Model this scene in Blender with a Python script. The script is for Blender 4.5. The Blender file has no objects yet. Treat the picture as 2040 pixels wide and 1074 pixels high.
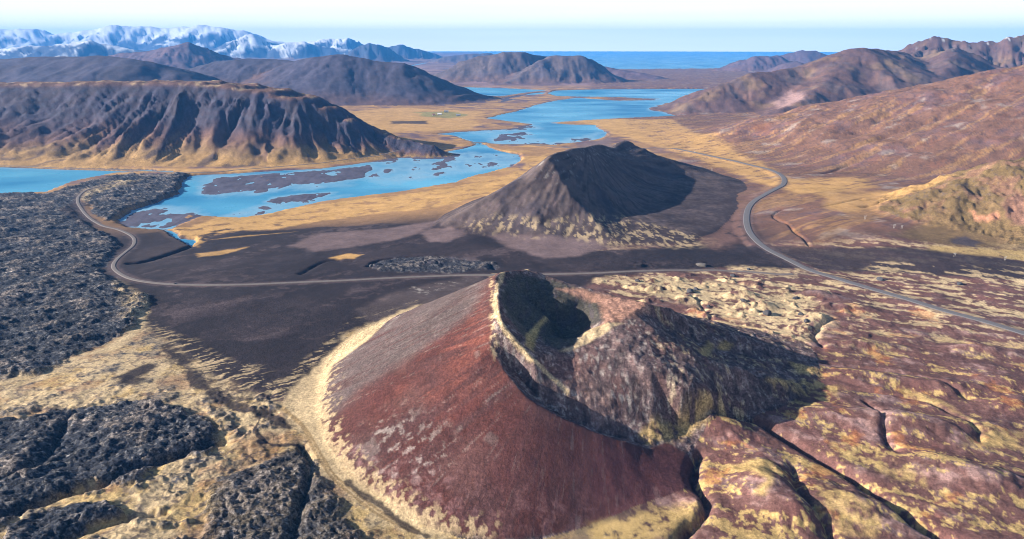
import bpy, math, random
import numpy as np
from mathutils import geometry as mgeo
from mathutils import Vector

sc = bpy.context.scene
COL = sc.collection
R = math.radians
PI = math.pi

# ------------------------------------------------------------------ camera
CAM_Z = 220.0
PITCH = R(18.21)
FOCAL = 1360.0            # in pixels of the 2040 x 1074 photograph
CX, CY = 1020.0, 537.0
cam_d = bpy.data.cameras.new('camera')
cam_d.sensor_fit = 'HORIZONTAL'
cam_d.sensor_width = 36.0
cam_d.lens = 36.0 * FOCAL / 2040.0
cam_d.clip_start = 1.0
cam_d.clip_end = 120000.0
cam = bpy.data.objects.new('camera', cam_d)
COL.objects.link(cam)
cam.location = (0, 0, CAM_Z)
cam.rotation_euler = (PI / 2 - PITCH, 0, 0)
sc.camera = cam

# ------------------------------------------------------------------ light, sky, exposure
SUN_EL = R(20.0)
SUN_TRAVEL = R(3.0)      # compass direction in which the sunlight travels, from +X towards +Y
world = bpy.data.worlds.new('World')
sc.world = world
world.use_nodes = True
wn, wl = world.node_tree.nodes, world.node_tree.links
bg = wn['Background']
sky = wn.new('ShaderNodeTexSky')
sky.sky_type = 'NISHITA'
sky.sun_disc = False
sky.sun_elevation = SUN_EL
sky.sun_rotation = R(-90.0) - SUN_TRAVEL
sky.altitude = 220.0
sky.air_density = 1.0
sky.dust_density = 1.5
sky.ozone_density = 3.0
bg.inputs['Strength'].default_value = 0.05
# thin white veil low over the horizon, the same all the way round, thinning upwards
tc = wn.new('ShaderNodeTexCoord')
sx = wn.new('ShaderNodeSeparateXYZ')
wl.new(tc.outputs['Generated'], sx.inputs[0])
def wmath(op, a, b=None, c=None):
    m_ = wn.new('ShaderNodeMath'); m_.operation = op
    for i, v in enumerate((a, b, c)):
        if v is None: continue
        if isinstance(v, (int, float)): m_.inputs[i].default_value = v
        else: wl.new(v, m_.inputs[i])
    return m_.outputs[0]
el_ = wmath('MAXIMUM', sx.outputs[2], 0.0)
veil = wmath('EXPONENT', wmath('MULTIPLY', el_, -7.0))
mp_ = wn.new('ShaderNodeMapping'); mp_.inputs['Scale'].default_value = (2.0, 2.0, 60.0)
wl.new(tc.outputs['Generated'], mp_.inputs['Vector'])
nz_ = wn.new('ShaderNodeTexNoise'); nz_.inputs['Scale'].default_value = 1.6; nz_.inputs['Detail'].default_value = 5
wl.new(mp_.outputs[0], nz_.inputs['Vector'])
streak_ = wmath('MULTIPLY_ADD', nz_.outputs['Fac'], .22, .89)
vmx = wn.new('ShaderNodeMix'); vmx.data_type = 'RGBA'
wl.new(wmath('MINIMUM', wmath('MULTIPLY', wmath('MULTIPLY', veil, streak_), .92), 1.0), vmx.inputs[0])
wl.new(sky.outputs[0], vmx.inputs[6])
vmx.inputs[7].default_value = (16.0, 15.2, 14.0, 1)
wl.new(vmx.outputs[2], bg.inputs['Color'])

sun_d = bpy.data.lights.new('sun', 'SUN')
sun_d.energy = 5.0
sun_d.angle = R(0.5)
sun_d.color = (1.0, 0.91, 0.79)
sun = bpy.data.objects.new('sun', sun_d)
COL.objects.link(sun)
sun.rotation_euler = Vector((math.cos(SUN_TRAVEL) * math.cos(SUN_EL), math.sin(SUN_TRAVEL) * math.cos(SUN_EL),
                             -math.sin(SUN_EL))).to_track_quat('-Z', 'Y').to_euler()

sc.view_settings.view_transform = 'Standard'
sc.view_settings.look = 'None'
sc.view_settings.gamma = 1.0
sc.view_settings.use_curve_mapping = False
sc.view_settings.exposure = 1.5
sc.cycles.max_bounces = 4
sc.cycles.diffuse_bounces = 1
sc.cycles.glossy_bounces = 2
sc.cycles.volume_bounces = 1
sc.cycles.filter_width = 1.0
sc.cycles.use_denoising = True
sc.cycles.denoiser = 'OPENIMAGEDENOISE'

HAZE_DENSITY = 4.8e-5
HAZE_COLOR = (0.05, 0.30, 0.80, 1)
ALBEDO_GAIN = 0.62        # photographed surface colour -> albedo

# ------------------------------------------------------------------ numeric helpers
def sm(a, b, x):
    t = np.clip((x - a) / (b - a), 0, 1)
    return t * t * (3 - 2 * t)

def smax(a, b, k):
    h = np.clip(0.5 + 0.5 * (a - b) / k, 0, 1)
    return b + (a - b) * h + k * h * (1 - h)

def lin(rgb):
    c = np.array(rgb, float) / 255.0
    return np.where(c <= .04045, c / 12.92, ((c + .055) / 1.055) ** 2.4).astype(np.float32)

def _hash(ix, iy, seed):
    h = ix.astype(np.uint32) * np.uint32(374761393) + iy.astype(np.uint32) * np.uint32(668265263) + np.uint32((seed * 2654435761) & 0xffffffff)
    h = (h ^ (h >> np.uint32(13))) * np.uint32(1274126177)
    h = h ^ (h >> np.uint32(16))
    return h & np.uint32(31)

_ga = np.arange(32) * (2 * PI / 32)
_GX = np.cos(_ga).astype(np.float32)
_GY = np.sin(_ga).astype(np.float32)

def noise(x, y, seed=0):
    """gradient noise, about -0.7 .. 0.7"""
    x = np.asarray(x, np.float32)
    y = np.asarray(y, np.float32)
    fx, fy = np.floor(x), np.floor(y)
    ix, iy = fx.astype(np.int32), fy.astype(np.int32)
    dx, dy = x - fx, y - fy
    u = dx * dx * dx * (dx * (dx * 6 - 15) + 10)
    v = dy * dy * dy * (dy * (dy * 6 - 15) + 10)
    def g(i, j):
        h = _hash(ix + i, iy + j, seed)
        return _GX[h] * (dx - i) + _GY[h] * (dy - j)
    a = g(0, 0); b = g(1, 0); c = g(0, 1); d = g(1, 1)
    ab = a + u * (b - a)
    return (ab + v * (c + u * (d - c) - ab)) * 1.4

def fbm(x, y, octv=4, seed=0, gain=.5, lac=2.03):
    t = 0.0; a = 1.0; s = 0.0
    for i in range(octv):
        t = t + a * noise(x, y, seed + i * 17)
        s += a; a *= gain
        x = x * lac + 3.7; y = y * lac - 1.9
    return t / s * 1.35

def ridged(x, y, octv=4, seed=0, gain=.5):
    t = 0.0; a = 1.0; s = 0.0
    for i in range(octv):
        t = t + a * (1 - np.abs(noise(x, y, seed + i * 17)) * 2.0)
        s += a; a *= gain
        x = x * 2.03 + 3.7; y = y * 2.03 - 1.9
    return t / s

# ------------------------------------------------------------------ surveying: picture point -> point of the place
def ray(px, py):
    a, b = (px - CX) / FOCAL, -(py - CY) / FOCAL
    return np.array([a, math.cos(PITCH) + b * math.sin(PITCH), -math.sin(PITCH) + b * math.cos(PITCH)])

def on_z(px, py, z):
    d = ray(px, py)
    if d[2] > -1e-3:
        d[2] = -1e-3
    t = (z - CAM_Z) / d[2]
    return d[0] * t, d[1] * t

def at_dist(px, py, Y):
    d = ray(px, py)
    t = Y / d[1]
    return d[0] * t, Y, CAM_Z + d[2] * t

def spline(pts, step):
    """Catmull-Rom through pts, resampled about every step"""
    p = np.array(pts, float)
    p = np.vstack([2 * p[0] - p[1], p, 2 * p[-1] - p[-2]])
    out = []
    for i in range(1, len(p) - 2):
        n = max(2, int(np.linalg.norm(p[i + 1] - p[i]) / step))
        t = np.linspace(0, 1, n, endpoint=False)[:, None]
        out.append(.5 * ((2 * p[i]) + (-p[i - 1] + p[i + 1]) * t + (2 * p[i - 1] - 5 * p[i] + 4 * p[i + 1] - p[i + 2]) * t ** 2
                         + (-p[i - 1] + 3 * p[i] - 3 * p[i + 1] + p[i + 2]) * t ** 3))
    out.append(p[-2][None])
    return np.vstack(out)

# ------------------------------------------------------------------ the survey grid: finer near by, coarser far off
QUAL = 1.0
def geo(a, b, step):
    n = int(math.log(b / a) / step)
    return np.exp(np.linspace(math.log(a), math.log(b), n, endpoint=False))
RR = np.concatenate([geo(120, 1100, .0026 / QUAL), geo(1100, 7000, .0044 / QUAL), geo(7000, 22000, .0085 / QUAL), [22000.0]])
NA = int(920 * QUAL)
AZ0, AZ1 = R(-47), R(47)
AA = np.linspace(AZ0, AZ1, NA)
NR = len(RR)
X = (RR[:, None] * np.sin(AA)[None]).astype(np.float32)
Y = (RR[:, None] * np.cos(AA)[None]).astype(np.float32)
RAD = np.broadcast_to(RR[:, None], X.shape).astype(np.float32)

def bilinear(F, x, y):
    r = np.clip(np.hypot(x, y), RR[0], RR[-1] * .9999)
    a = np.arctan2(x, y)
    i = np.interp(r, RR, np.arange(NR))
    j = np.clip((a - AZ0) / (AZ1 - AZ0) * (NA - 1), 0, NA - 1.001)
    i0 = np.minimum(i.astype(int), NR - 2); j0 = j.astype(int)
    fi, fj = i - i0, j - j0
    return (F[i0, j0] * (1 - fi) * (1 - fj) + F[i0 + 1, j0] * fi * (1 - fj) + F[i0, j0 + 1] * (1 - fi) * fj + F[i0 + 1, j0 + 1] * fi * fj)

def hit(pts, F):
    """first ground point along each picture ray"""
    out = []
    rr = np.exp(np.linspace(math.log(RR[0]), math.log(21000), 2600))
    for px, py in pts:
        d = ray(px, max(py, 100))
        hl = math.hypot(d[0], d[1])
        t = rr / hl
        z = CAM_Z + d[2] * t
        h = bilinear(F, d[0] * t, d[1] * t)
        below = np.nonzero(z <= h)[0]
        k = below[0] if len(below) else len(rr) - 1
        out.append((d[0] * t[k], d[1] * t[k], max(h[k], 0)))
    return np.array(out)

def window(x0, x1, y0, y1):
    """slices of the grid that cover a map rectangle"""
    cx = np.array([x0, x1, x0, x1, (x0 + x1) / 2, (x0 + x1) / 2]); cy = np.array([y0, y0, y1, y1, y0, y1])
    a = np.arctan2(cx, cy)
    rmax = np.hypot(cx, cy).max()
    rmin = math.hypot(0 if x0 < 0 < x1 else min(abs(x0), abs(x1)), max(y0, 1))
    i0 = max(0, np.searchsorted(RR, rmin) - 1); i1 = min(NR, np.searchsorted(RR, rmax) + 2)
    if y0 < 20:
        j0, j1 = 0, NA
    else:
        j0 = int(np.clip((a.min() - AZ0) / (AZ1 - AZ0) * (NA - 1) - 1, 0, NA)); j1 = int(np.clip((a.max() - AZ0) / (AZ1 - AZ0) * (NA - 1) + 2, 0, NA))
    return slice(i0, i1), slice(j0, j1)

WX = fbm(X / 9, Y / 9, 3, 5) ; WY = fbm(X / 9, Y / 9, 3, 6)          # small edge wobble
VX = fbm(X / 60, Y / 60, 3, 7) ; VY = fbm(X / 60, Y / 60, 3, 8)      # large edge wobble

def poly_mask(poly, soft, wob=1.0, big=1.0):
    """1 inside the map polygon, 0 outside, over a soft edge in metres; edges wander"""
    P = np.array(poly, np.float32)[:, :2]
    m = np.zeros(X.shape, np.float32)
    pad = soft * 2 + wob * 3 + big * 3 + 1
    w = window(P[:, 0].min() - pad, P[:, 0].max() + pad, P[:, 1].min() - pad, P[:, 1].max() + pad)
    x = X[w] + WX[w] * wob + VX[w] * big
    y = Y[w] + WY[w] * wob + VY[w] * big
    d2 = np.full(x.shape, 1e12, np.float32)
    ins = np.zeros(x.shape, bool)
    n = len(P)
    for k in range(n):
        ax, ay = P[k]; bx, by = P[(k + 1) % n]
        ex, ey = bx - ax, by - ay
        wx, wy = x - ax, y - ay
        t = np.clip((wx * ex + wy * ey) / (ex * ex + ey * ey + 1e-9), 0, 1)
        d2 = np.minimum(d2, (wx - t * ex) ** 2 + (wy - t * ey) ** 2)
        if ay != by:
            c = ((ay <= y) & (y < by)) | ((by <= y) & (y < ay))
            ins ^= c & (wx < ey and 0 or ex * (y - ay) / ey) if False else c & (x - ax < ex * (y - ay) / ey)
    sd = np.sqrt(d2)
    sd = np.where(ins, -sd, sd)
    m[w] = 1 - sm(-soft, soft, sd)
    return m

def line_dist(pts, reach):
    """distance to a polyline and the height of the polyline there; inf beyond reach"""
    P = np.array(pts, np.float32)
    D = np.full(X.shape, 1e9, np.float32)
    Z = np.zeros(X.shape, np.float32)
    CH = 12
    for s in range(0, len(P) - 1, CH):
        Q = P[s:s + CH + 1]
        w = window(Q[:, 0].min() - reach, Q[:, 0].max() + reach, Q[:, 1].min() - reach, Q[:, 1].max() + reach)
        x, y = X[w], Y[w]
        d, z = D[w].copy(), Z[w].copy()
        for k in range(len(Q) - 1):
            a, b = Q[k], Q[k + 1]
            ex, ey = b[0] - a[0], b[1] - a[1]
            t = np.clip(((x - a[0]) * ex + (y - a[1]) * ey) / (ex * ex + ey * ey + 1e-9), 0, 1)
            dd = np.hypot(x - a[0] - t * ex, y - a[1] - t * ey)
            c = dd < d
            d = np.where(c, dd, d)
            if P.shape[1] > 2:
                z = np.where(c, a[2] + t * (b[2] - a[2]), z)
        D[w], Z[w] = d, z
    return D, Z

# ------------------------------------------------------------------ base ground: a smooth sheet through surveyed heights
ctrl = [(-300, 400, 5), (0, 400, 5), (150, 400, 5), (0, 600, 14), (150, 640, 15), (0, 900, 20), (200, 900, 20), (300, 1070, 22), (-400, 700, 15), (-300, 1070, 22),
        (300, 555, 13), (450, 500, 8), (600, 470, 10), (700, 560, 17), (500, 700, 18), (900, 510, 20), (430, 450, 3), (330, 480, 3),
        (880, 440, 22), (720, 440, 10), (1000, 548, 20), (1300, 520, 23), (1480, 490, 23), (1600, 540, 23), (1700, 515, 25), (2040, 525, 27), (2300, 540, 28),
        (1700, 650, 23), (2040, 660, 25), (2300, 700, 25), (1400, 720, 22), (1600, 850, 22), (2000, 900, 22), (1500, 1000, 20), (2000, 1070, 20), (2300, 1000, 22), (1700, 1070, 18),
        (600, 800, 19), (640, 900, 18), (850, 1050, 15), (1150, 1070, 14), (1390, 950, 17), (1300, 890, 22),
        (1500, 430, 27), (1560, 362, 32), (1450, 322, 24), (1300, 292, 12), (1215, 262, 2), (1350, 240, 5), (1600, 440, 34), (1750, 480, 34),
        (700, 400, 2), (870, 330, 1), (1100, 270, 1), (700, 240, 5), (800, 260, 3), (950, 240, 2), (1100, 200, 1), (1300, 205, 1),
        (1000, 168, 4), (1300, 165, 8), (1450, 165, 8), (1200, 160, 8), (200, 345, 3), (480, 345, 2), (0, 330, 1)]
cx, cy, cz = [], [], []
for px, py, z in ctrl:
    x, y = on_z(px, py, z)
    cx.append(x); cy.append(y); cz.append(z)
for x, y, z in [(-60, 100, 20), (160, 100, 18), (-5000, 5000, 4), (0, 9000, 4), (5000, 9000, 6), (6000, 3000, 60), (2200, 2200, 40), (-12000, 15000, 4), (12000, 15000, 4), (-3000, 2500, 4)]:
    cx.append(x); cy.append(y); cz.append(z)
cx, cy, cz = map(np.array, (cx, cy, cz))
ca, cb = np.log(np.hypot(cx, cy)), np.arctan2(cx, cy)
def tps(a, b, ca, cb):
    d2 = (a[..., None] - ca) ** 2 + (b[..., None] - cb) ** 2 + 1e-9
    return .5 * d2 * np.log(d2)
n = len(ca)
A = np.zeros((n + 3, n + 3))
A[:n, :n] = tps(ca, cb, ca, cb) + np.eye(n) * 1e-3
A[:n, n] = 1; A[:n, n + 1] = ca; A[:n, n + 2] = cb
A[n:, :n] = A[:n, n:].T
sol = np.linalg.solve(A, np.concatenate([cz, np.zeros(3)]))
ci = np.arange(0, NR, 8); ci = np.append(ci[:-1], NR - 1)
cj = np.arange(0, NA, 8); cj = np.append(cj[:-1], NA - 1)
ga, gb = np.meshgrid(np.log(RR[ci]), AA[cj], indexing='ij')
G = tps(ga, gb, ca, cb) @ sol[:n] + sol[n] + sol[n + 1] * ga + sol[n + 2] * gb
tmp = np.array([np.interp(np.arange(NA), cj, row) for row in G])
H = np.array([np.interp(np.arange(NR), ci, tmp[:, k]) for k in range(NA)]).T.astype(np.float32)
H = np.maximum(H, .8)
H += fbm(X / 70, Y / 70, 3, 11) * np.clip(H * .05, 0, 1.2)

# ------------------------------------------------------------------ water: shores surveyed on the sea level
def zpoly(pts, z=0.0):
    return [on_z(a, b, z) for a, b in pts]
WATER = [
    [(-600, 318), (0, 326), (120, 332), (250, 337), (372, 342), (300, 345), (235, 345), (200, 352), (150, 362), (90, 386), (0, 390), (-600, 400)],
    [(228, 440), (262, 420), (305, 405), (352, 388), (358, 372), (372, 350), (480, 345), (640, 336), (745, 322), (790, 312), (880, 304), (925, 296), (952, 288), (966, 288), (975, 294),
     (1000, 302), (1035, 308), (1042, 320), (1020, 336), (950, 352), (905, 368), (860, 374), (790, 386), (720, 391), (640, 402), (590, 414), (520, 430), (470, 436), (400, 432), (368, 444), (345, 458), (300, 458), (255, 455)],
    [(322, 457), (345, 460), (362, 476), (388, 478), (394, 486), (384, 496), (370, 486), (345, 474)],
    [(950, 290), (945, 284), (905, 270), (862, 268), (900, 264), (960, 260), (1010, 258), (1062, 248), (1000, 240), (968, 236), (1000, 228), (1030, 222), (1060, 212), (1100, 202), (1150, 195),
     (1235, 201), (1310, 199), (1240, 194), (1180, 193), (1110, 192), (1090, 186), (1105, 180), (1200, 178), (1440, 177), (1420, 200), (1350, 232), (1320, 233), (1236, 236), (1160, 240),
     (1092, 245), (1150, 249), (1184, 249), (1192, 256), (1212, 265), (1205, 276), (1160, 284), (1105, 291), (1040, 288), (975, 288)],
    [(868, 172), (1010, 176), (1095, 180), (1080, 188), (1052, 190), (1000, 199), (960, 203), (905, 197), (880, 185)],
    [(910, 200), (1000, 204), (1030, 198), (980, 195)],
]
MUD = [
    [(388, 372), (420, 358), (500, 347), (640, 339), (745, 326), (748, 340), (720, 356), (640, 364), (520, 378), (430, 390), (395, 388)],
    [(522, 402), (545, 392), (600, 386), (672, 382), (650, 392), (590, 404), (560, 416)],
    [(870, 262), (900, 246), (960, 238), (1060, 247), (1070, 254), (1000, 258), (930, 264)],
    [(985, 268), (1050, 262), (1060, 268), (1010, 282), (975, 284)],
    [(1020, 291), (1060, 284), (1110, 283), (1150, 286), (1140, 296), (1050, 300)],
    [(985, 300), (1060, 296), (1110, 300), (1060, 330), (1020, 345), (1010, 330), (1045, 318), (1035, 304)],
    [(255, 425), (300, 412), (380, 425), (420, 432), (340, 455), (260, 455), (225, 445)],
    [(880, 198), (960, 192), (1050, 188), (1100, 190), (1060, 204), (940, 206)],
    [(1190, 193), (1310, 196), (1310, 200), (1230, 201)],
]
sea = sm(6600, 6900, Y + VX * 250 + 120 * np.sin(X / 500)) * 1.0

wet = np.zeros(X.shape, np.float32)
for p in WATER:
    P = zpoly(p)
    r = np.median([math.hypot(*q) for q in P])
    wet = np.maximum(wet, poly_mask(P, r * .004, r * .0035, r * .004))
mud = np.zeros(X.shape, np.float32)
for p in MUD:
    P = zpoly(p, .2)
    r = np.median([math.hypot(*q) for q in P])
    mud = np.maximum(mud, poly_mask(P, r * .012, r * .004, r * .006))
for p in [[(226, 442), (262, 420), (310, 405), (400, 414), (430, 434), (345, 460), (255, 457)], [(420, 436), (520, 405), (600, 395), (700, 388), (640, 404), (520, 432)],
          [(700, 352), (760, 318), (900, 303), (1035, 306), (1040, 325), (900, 350), (760, 370)], [(960, 284), (1020, 262), (1100, 282), (1200, 262), (1212, 280), (1110, 293), (980, 292)], [(880, 262), (960, 240), (1060, 244), (1080, 258), (960, 268)], [(370, 350), (560, 344), (740, 326), (700, 370), (420, 396)]]:
    P = zpoly(p, .1)
    r = np.median([math.hypot(*q) for q in P])
    mud = np.maximum(mud, .69 * poly_mask(P, r * .02, r * .006, r * .01))
flat = fbm(X / 38, Y / 75, 5, 21, .62)
wet_h = -1.6 + mud * (2.0 + flat * 1.2) + flat * .25
H = H * (1 - wet) + wet_h * wet
H = H * (1 - sea) + -3.0 * sea
mud = mud * wet

# far islands and coast beyond the bay stand in the sea
COAST = [[(820, 132), (860, 124), (985, 122), (990, 131), (930, 136), (840, 137)]]
for p in COAST:
    m = poly_mask(zpoly(p), 60, 20, 20)
    H = np.maximum(H, m * 8 - 3)
landleft = sm(-900, -1500, X - (Y - 6600) * .02) * sm(6300, 6700, Y)
H = np.maximum(H, landleft * 9 - 4)

H_PLAIN = H.copy()
# ------------------------------------------------------------------ ridges: tent-like bodies hung from surveyed crests
KIND = np.zeros(X.shape, np.int16)
CRU = np.zeros(X.shape, np.float32)      # along the crest (m)
CRD = np.zeros(X.shape, np.float32)      # down the slope (m)
RISE = np.zeros(X.shape, np.float32)     # height over the foot
CRH = np.ones(X.shape, np.float32)       # crest height over the foot

def ridge_body(crest, slope, kind, rounding=6, k=8, gully=(0, 60, 4), seed=0, flat_top=0, foot=.75, rad=40, shear=None, concave=0, world_pts=False, nz=0, wob=None):
    global H
    P = np.array([c if world_pts else at_dist(*c[:3]) for c in crest])
    for i_, c in enumerate(crest):
        if len(c) > 3: P[i_, 2] += c[3]
    zmax = P[:, 2].max()
    reach = zmax / slope * max(1.5, concave + .4) + flat_top + 30
    w = window(P[:, 0].min() - reach, P[:, 0].max() + reach, P[:, 1].min() - reach, P[:, 1].max() + reach)
    x, y = X[w], Y[w]
    best = np.full(x.shape, -1e9, np.float32)
    U = np.zeros(x.shape, np.float32); D = np.zeros(x.shape, np.float32); ZC = np.ones(x.shape, np.float32)
    wob = rad * .35 if wob is None else wob
    wobx = fbm(x / (rad * 1.5), y / (rad * 1.5), 3, seed + 3) * wob
    woby = fbm(x / (rad * 1.5), y / (rad * 1.5), 3, seed + 4) * wob
    xw, yw = x + wobx, y + woby
    arc = 0
    for i in range(len(P) - 1):
        a, b = P[i], P[i + 1]
        ex, ey = b[0] - a[0], b[1] - a[1]
        L = math.hypot(ex, ey) + 1e-6
        tt = ((xw - a[0]) * ex + (yw - a[1]) * ey) / (L * L)
        t = np.clip(tt, 0, 1)
        qx, qy = xw - a[0] - t * ex, yw - a[1] - t * ey
        d = np.hypot(qx, qy)
        near = sm(rounding * 3, 0, np.hypot(x - a[0] - np.clip(((x - a[0]) * ex + (y - a[1]) * ey) / (L * L), 0, 1) * ex, 0) * 0 + d) * 0
        zc = a[2] + t * (b[2] - a[2])
        dd = np.maximum(d - flat_top * np.clip((zc / zmax - .35) / .5, 0, 1), 0)
        s = slope
        de = np.sqrt(dd * dd + rounding ** 2) - rounding
        if concave:
            hgt = np.maximum(zc + 1.5, 4); W_ = hgt * concave / s
            hz = zc - hgt * (1 - np.clip(1 - de / W_, 0, 1) ** concave) - np.maximum(de - W_, 0) * .12
        else:
            hz = zc - s * de
        c = hz > best
        over = (tt - t) * L
        ang = np.arctan2(np.abs(over), np.abs(qx * -ey + qy * ex) / L + 1e-3) * np.sign(over)
        sg = np.sign(qx * -ey + qy * ex)
        U = np.where(c, arc + t * L + ang * rad + sg * 5000, U)
        D = np.where(c, d, D); ZC = np.where(c, zc, ZC)
        best = np.maximum(best, hz)
        arc += L
    amp, wl_, st = gully
    base = H[w]
    rel = np.clip((best - base) / np.maximum(ZC - base, 8), 0, 1.0)      # 1 at crest, 0 at foot
    if shear:
        U = U + D * shear[0] * sm(shear[2], shear[1], U % 5000)
    if amp:
        g = ridged(U / wl_, D / (wl_ * st), 4, seed) - .55
        g2 = ridged(U / (wl_ * .35), D / (wl_ * st * .5), 3, seed + 50) - .55
        prof = sm(0, .22, rel) * sm(1.0, .72, rel) * np.clip((ZC - base) / (zmax * .75), .1, 1)
        g3 = ridged(U / (wl_ * .13), D / (wl_ * st * .22), 2, seed + 70) - .55
        best = best + (g * .85 + g2 * .5 + g3 * .30) * amp * prof
    if nz:
        best = best + fbm(x / rad, y / rad, 5, seed + 9, .55) * nz * sm(0, .15, rel)
    out = smax(best, base, k)
    m = (best > base) & (base > -50)
    KIND[w] = np.where(m, kind, KIND[w])
    upd = (best > base - k)
    CRU[w] = np.where(upd, U, CRU[w]); CRD[w] = np.where(upd, D, CRD[w])
    CRH[w] = np.where(upd, np.maximum(ZC - base, 5), CRH[w])
    RISE[w] = np.where(upd, np.clip(out - base, 0, None), RISE[w])
    H[w] = out

K_GROUND, K_LAVA, K_CRATER, K_CONE, K_SNOW, K_BLUE, K_PEAK, K_HILLA, K_HILLB, K_HILLC, K_RIDGE, K_TABLE, K_MESA, K_MESB, K_LOW, K_FARR, K_RMASS, K_RPEAK, K_RSLOPE, K_CRAG = range(20)

# far snow massif
ridge_body([(-500, 70, 15500), (-200, 60, 15500), (0, 60, 15500), (60, 57, 15400), (105, 70, 15300), (140, 66, 15300), (180, 60, 15300), (215, 56, 15300), (225, 52, 15300), (300, 54, 15400), (340, 56, 15400), (380, 53, 15300), (400, 50, 15200),
            (440, 55, 15000), (480, 62, 15000), (500, 72, 14800), (545, 82, 14800), (600, 84, 14800)], .42, K_SNOW, 60, 20, (110, 650, 4), 101, 60, rad=300, nz=45)
ridge_body([(-400, 100, 9500), (0, 98, 9500), (60, 90, 9400), (100, 92, 9300), (140, 87, 9200), (180, 79, 9200), (215, 88, 9200), (255, 97, 9100), (305, 104, 9000)], .45, K_SNOW, 20, 12, (50, 300, 4), 102, 5, rad=160, nz=20)
ridge_body([(420, 100, 12500), (470, 86, 12500), (495, 68, 12500), (520, 80, 12400), (550, 90, 12300), (575, 84, 12200), (605, 83, 12200), (640, 92, 12200), (700, 100, 12000)], .42, K_SNOW, 20, 12, (60, 400, 4), 103, 5, rad=200, nz=22)
ridge_body([(620, 82, 13800), (650, 76, 13800), (690, 75, 13700), (705, 84, 13600), (740, 94, 13500), (780, 100, 13400)], .5, K_SNOW, 20, 12, (90, 260, 4), 104, 5, rad=200, nz=30)
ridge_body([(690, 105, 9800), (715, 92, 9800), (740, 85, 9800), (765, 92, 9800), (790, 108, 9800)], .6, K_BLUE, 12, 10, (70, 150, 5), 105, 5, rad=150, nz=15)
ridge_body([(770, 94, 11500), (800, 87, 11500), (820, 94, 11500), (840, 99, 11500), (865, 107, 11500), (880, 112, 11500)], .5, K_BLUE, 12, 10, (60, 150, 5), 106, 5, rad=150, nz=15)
# pointed peak and the rounded hills on the left
ridge_body([(200, 116, 6000), (240, 106, 5900), (300, 101, 5800), (340, 93, 5700), (366, 85, 5600), (376, 85, 5600), (400, 95, 5600), (440, 108, 5600), (480, 117, 5600)], .42, K_PEAK, 10, 10, (25, 120, 5), 107, 0, rad=120, nz=12)
ridge_body([(-700, 130, 3300), (-200, 124, 3200), (0, 119, 3100), (60, 113, 3050), (150, 113, 3000), (190, 111, 2950), (230, 114, 2900), (280, 122, 2850), (330, 140, 2800), (380, 158, 2750), (430, 172, 2700)], .36, K_HILLA, 60, 14, (5, 160, 5), 108, 0, rad=120, nz=3)
ridge_body([(355, 150, 3500), (390, 134, 3450), (440, 122, 3400), (490, 117, 3350), (545, 118, 3300), (590, 122, 3250), (630, 130, 3200)], .40, K_HILLB, 40, 14, (16, 260, 6), 109, 0, rad=80, nz=3)
ridge_body([(570, 130, 3250), (600, 118, 3150), (640, 112, 3080), (680, 108, 3040), (720, 116, 3020), (760, 123, 3000), (800, 126, 2980), (825, 146, 2960), (860, 176, 2930), (900, 203, 2900), (950, 213, 2880)], .50, K_HILLC, 30, 10, (5, 130, 6), 110, 0, rad=60, nz=3, concave=1.25)
# table mountains behind the bay
ridge_body([(825, 128, 9300), (860, 120, 9300), (890, 113, 9200), (930, 108, 9200), (970, 106, 9200), (976, 109, 9200)], .5, K_TABLE, 15, 10, (20, 150, 4), 111, 60, rad=150, nz=6)
ridge_body([(835, 158, 4500), (890, 139, 4550), (930, 121, 4600), (955, 112, 4600), (990, 108, 4600), (1012, 104, 4600), (1030, 104, 4600), (1045, 107, 4650), (1090, 113, 4750)], .52, K_MESA, 14, 10, (12, 110, 5), 112, 18, rad=110, nz=6)
ridge_body([(1015, 162, 4150), (1050, 140, 4230), (1080, 120, 4320), (1100, 112, 4380), (1150, 111, 4380), (1168, 118, 4380), (1182, 130, 4360), (1200, 142, 4340), (1215, 153, 4330)], .55, K_MESB, 12, 10, (12, 110, 5), 113, 14, rad=110, nz=6)
ridge_body([(1190, 130, 5000), (1215, 136, 4900), (1245, 141, 4800), (1275, 146, 4700), (1310, 152, 4600)], .25, K_LOW, 20, 10, (6, 100, 3), 114, 20, rad=80, nz=6)
ridge_body([(1440, 142, 6300), (1465, 130, 6200), (1485, 118, 6150), (1500, 113, 6100), (1545, 111, 6100), (1570, 120, 6050), (1600, 128, 6000)], .42, K_FARR, 12, 10, (16, 110, 5), 115, 6, rad=110, nz=10)
ridge_body([(1530, 118, 7200), (1570, 106, 7200), (1600, 100, 7200), (1625, 101, 7200), (1632, 106, 7150), (1650, 112, 7150), (1690, 122, 7100)], .42, K_FARR, 14, 10, (16, 110, 5), 116, 6, rad=110, nz=10)
ridge_body([(1500, 145, 5200), (1540, 134, 5150), (1572, 126, 5100), (1588, 121, 5100), (1610, 128, 5100), (1640, 138, 5100)], .42, K_FARR, 8, 10, (10, 90, 5), 117, 0, rad=90, nz=8)
# long escarpment on the left
ridge_body([(-800, 172, 1675), (-300, 169, 1655), (0, 166, 1635), (120, 165, 1625), (200, 163, 1615), (300, 163, 1605), (400, 163, 1595), (470, 169, 1580), (530, 178, 1565), (590, 192, 1545), (640, 212, 1525), (690, 236, 1495), (740, 258, 1499), (800, 276, 1469), (860, 288, 1444)],
           .74, K_RIDGE, 10, 4, (24, 72, 7), 118, 45, rad=40, nz=5, shear=(1.1, 900, 1500), concave=1.5, wob=8)
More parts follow.
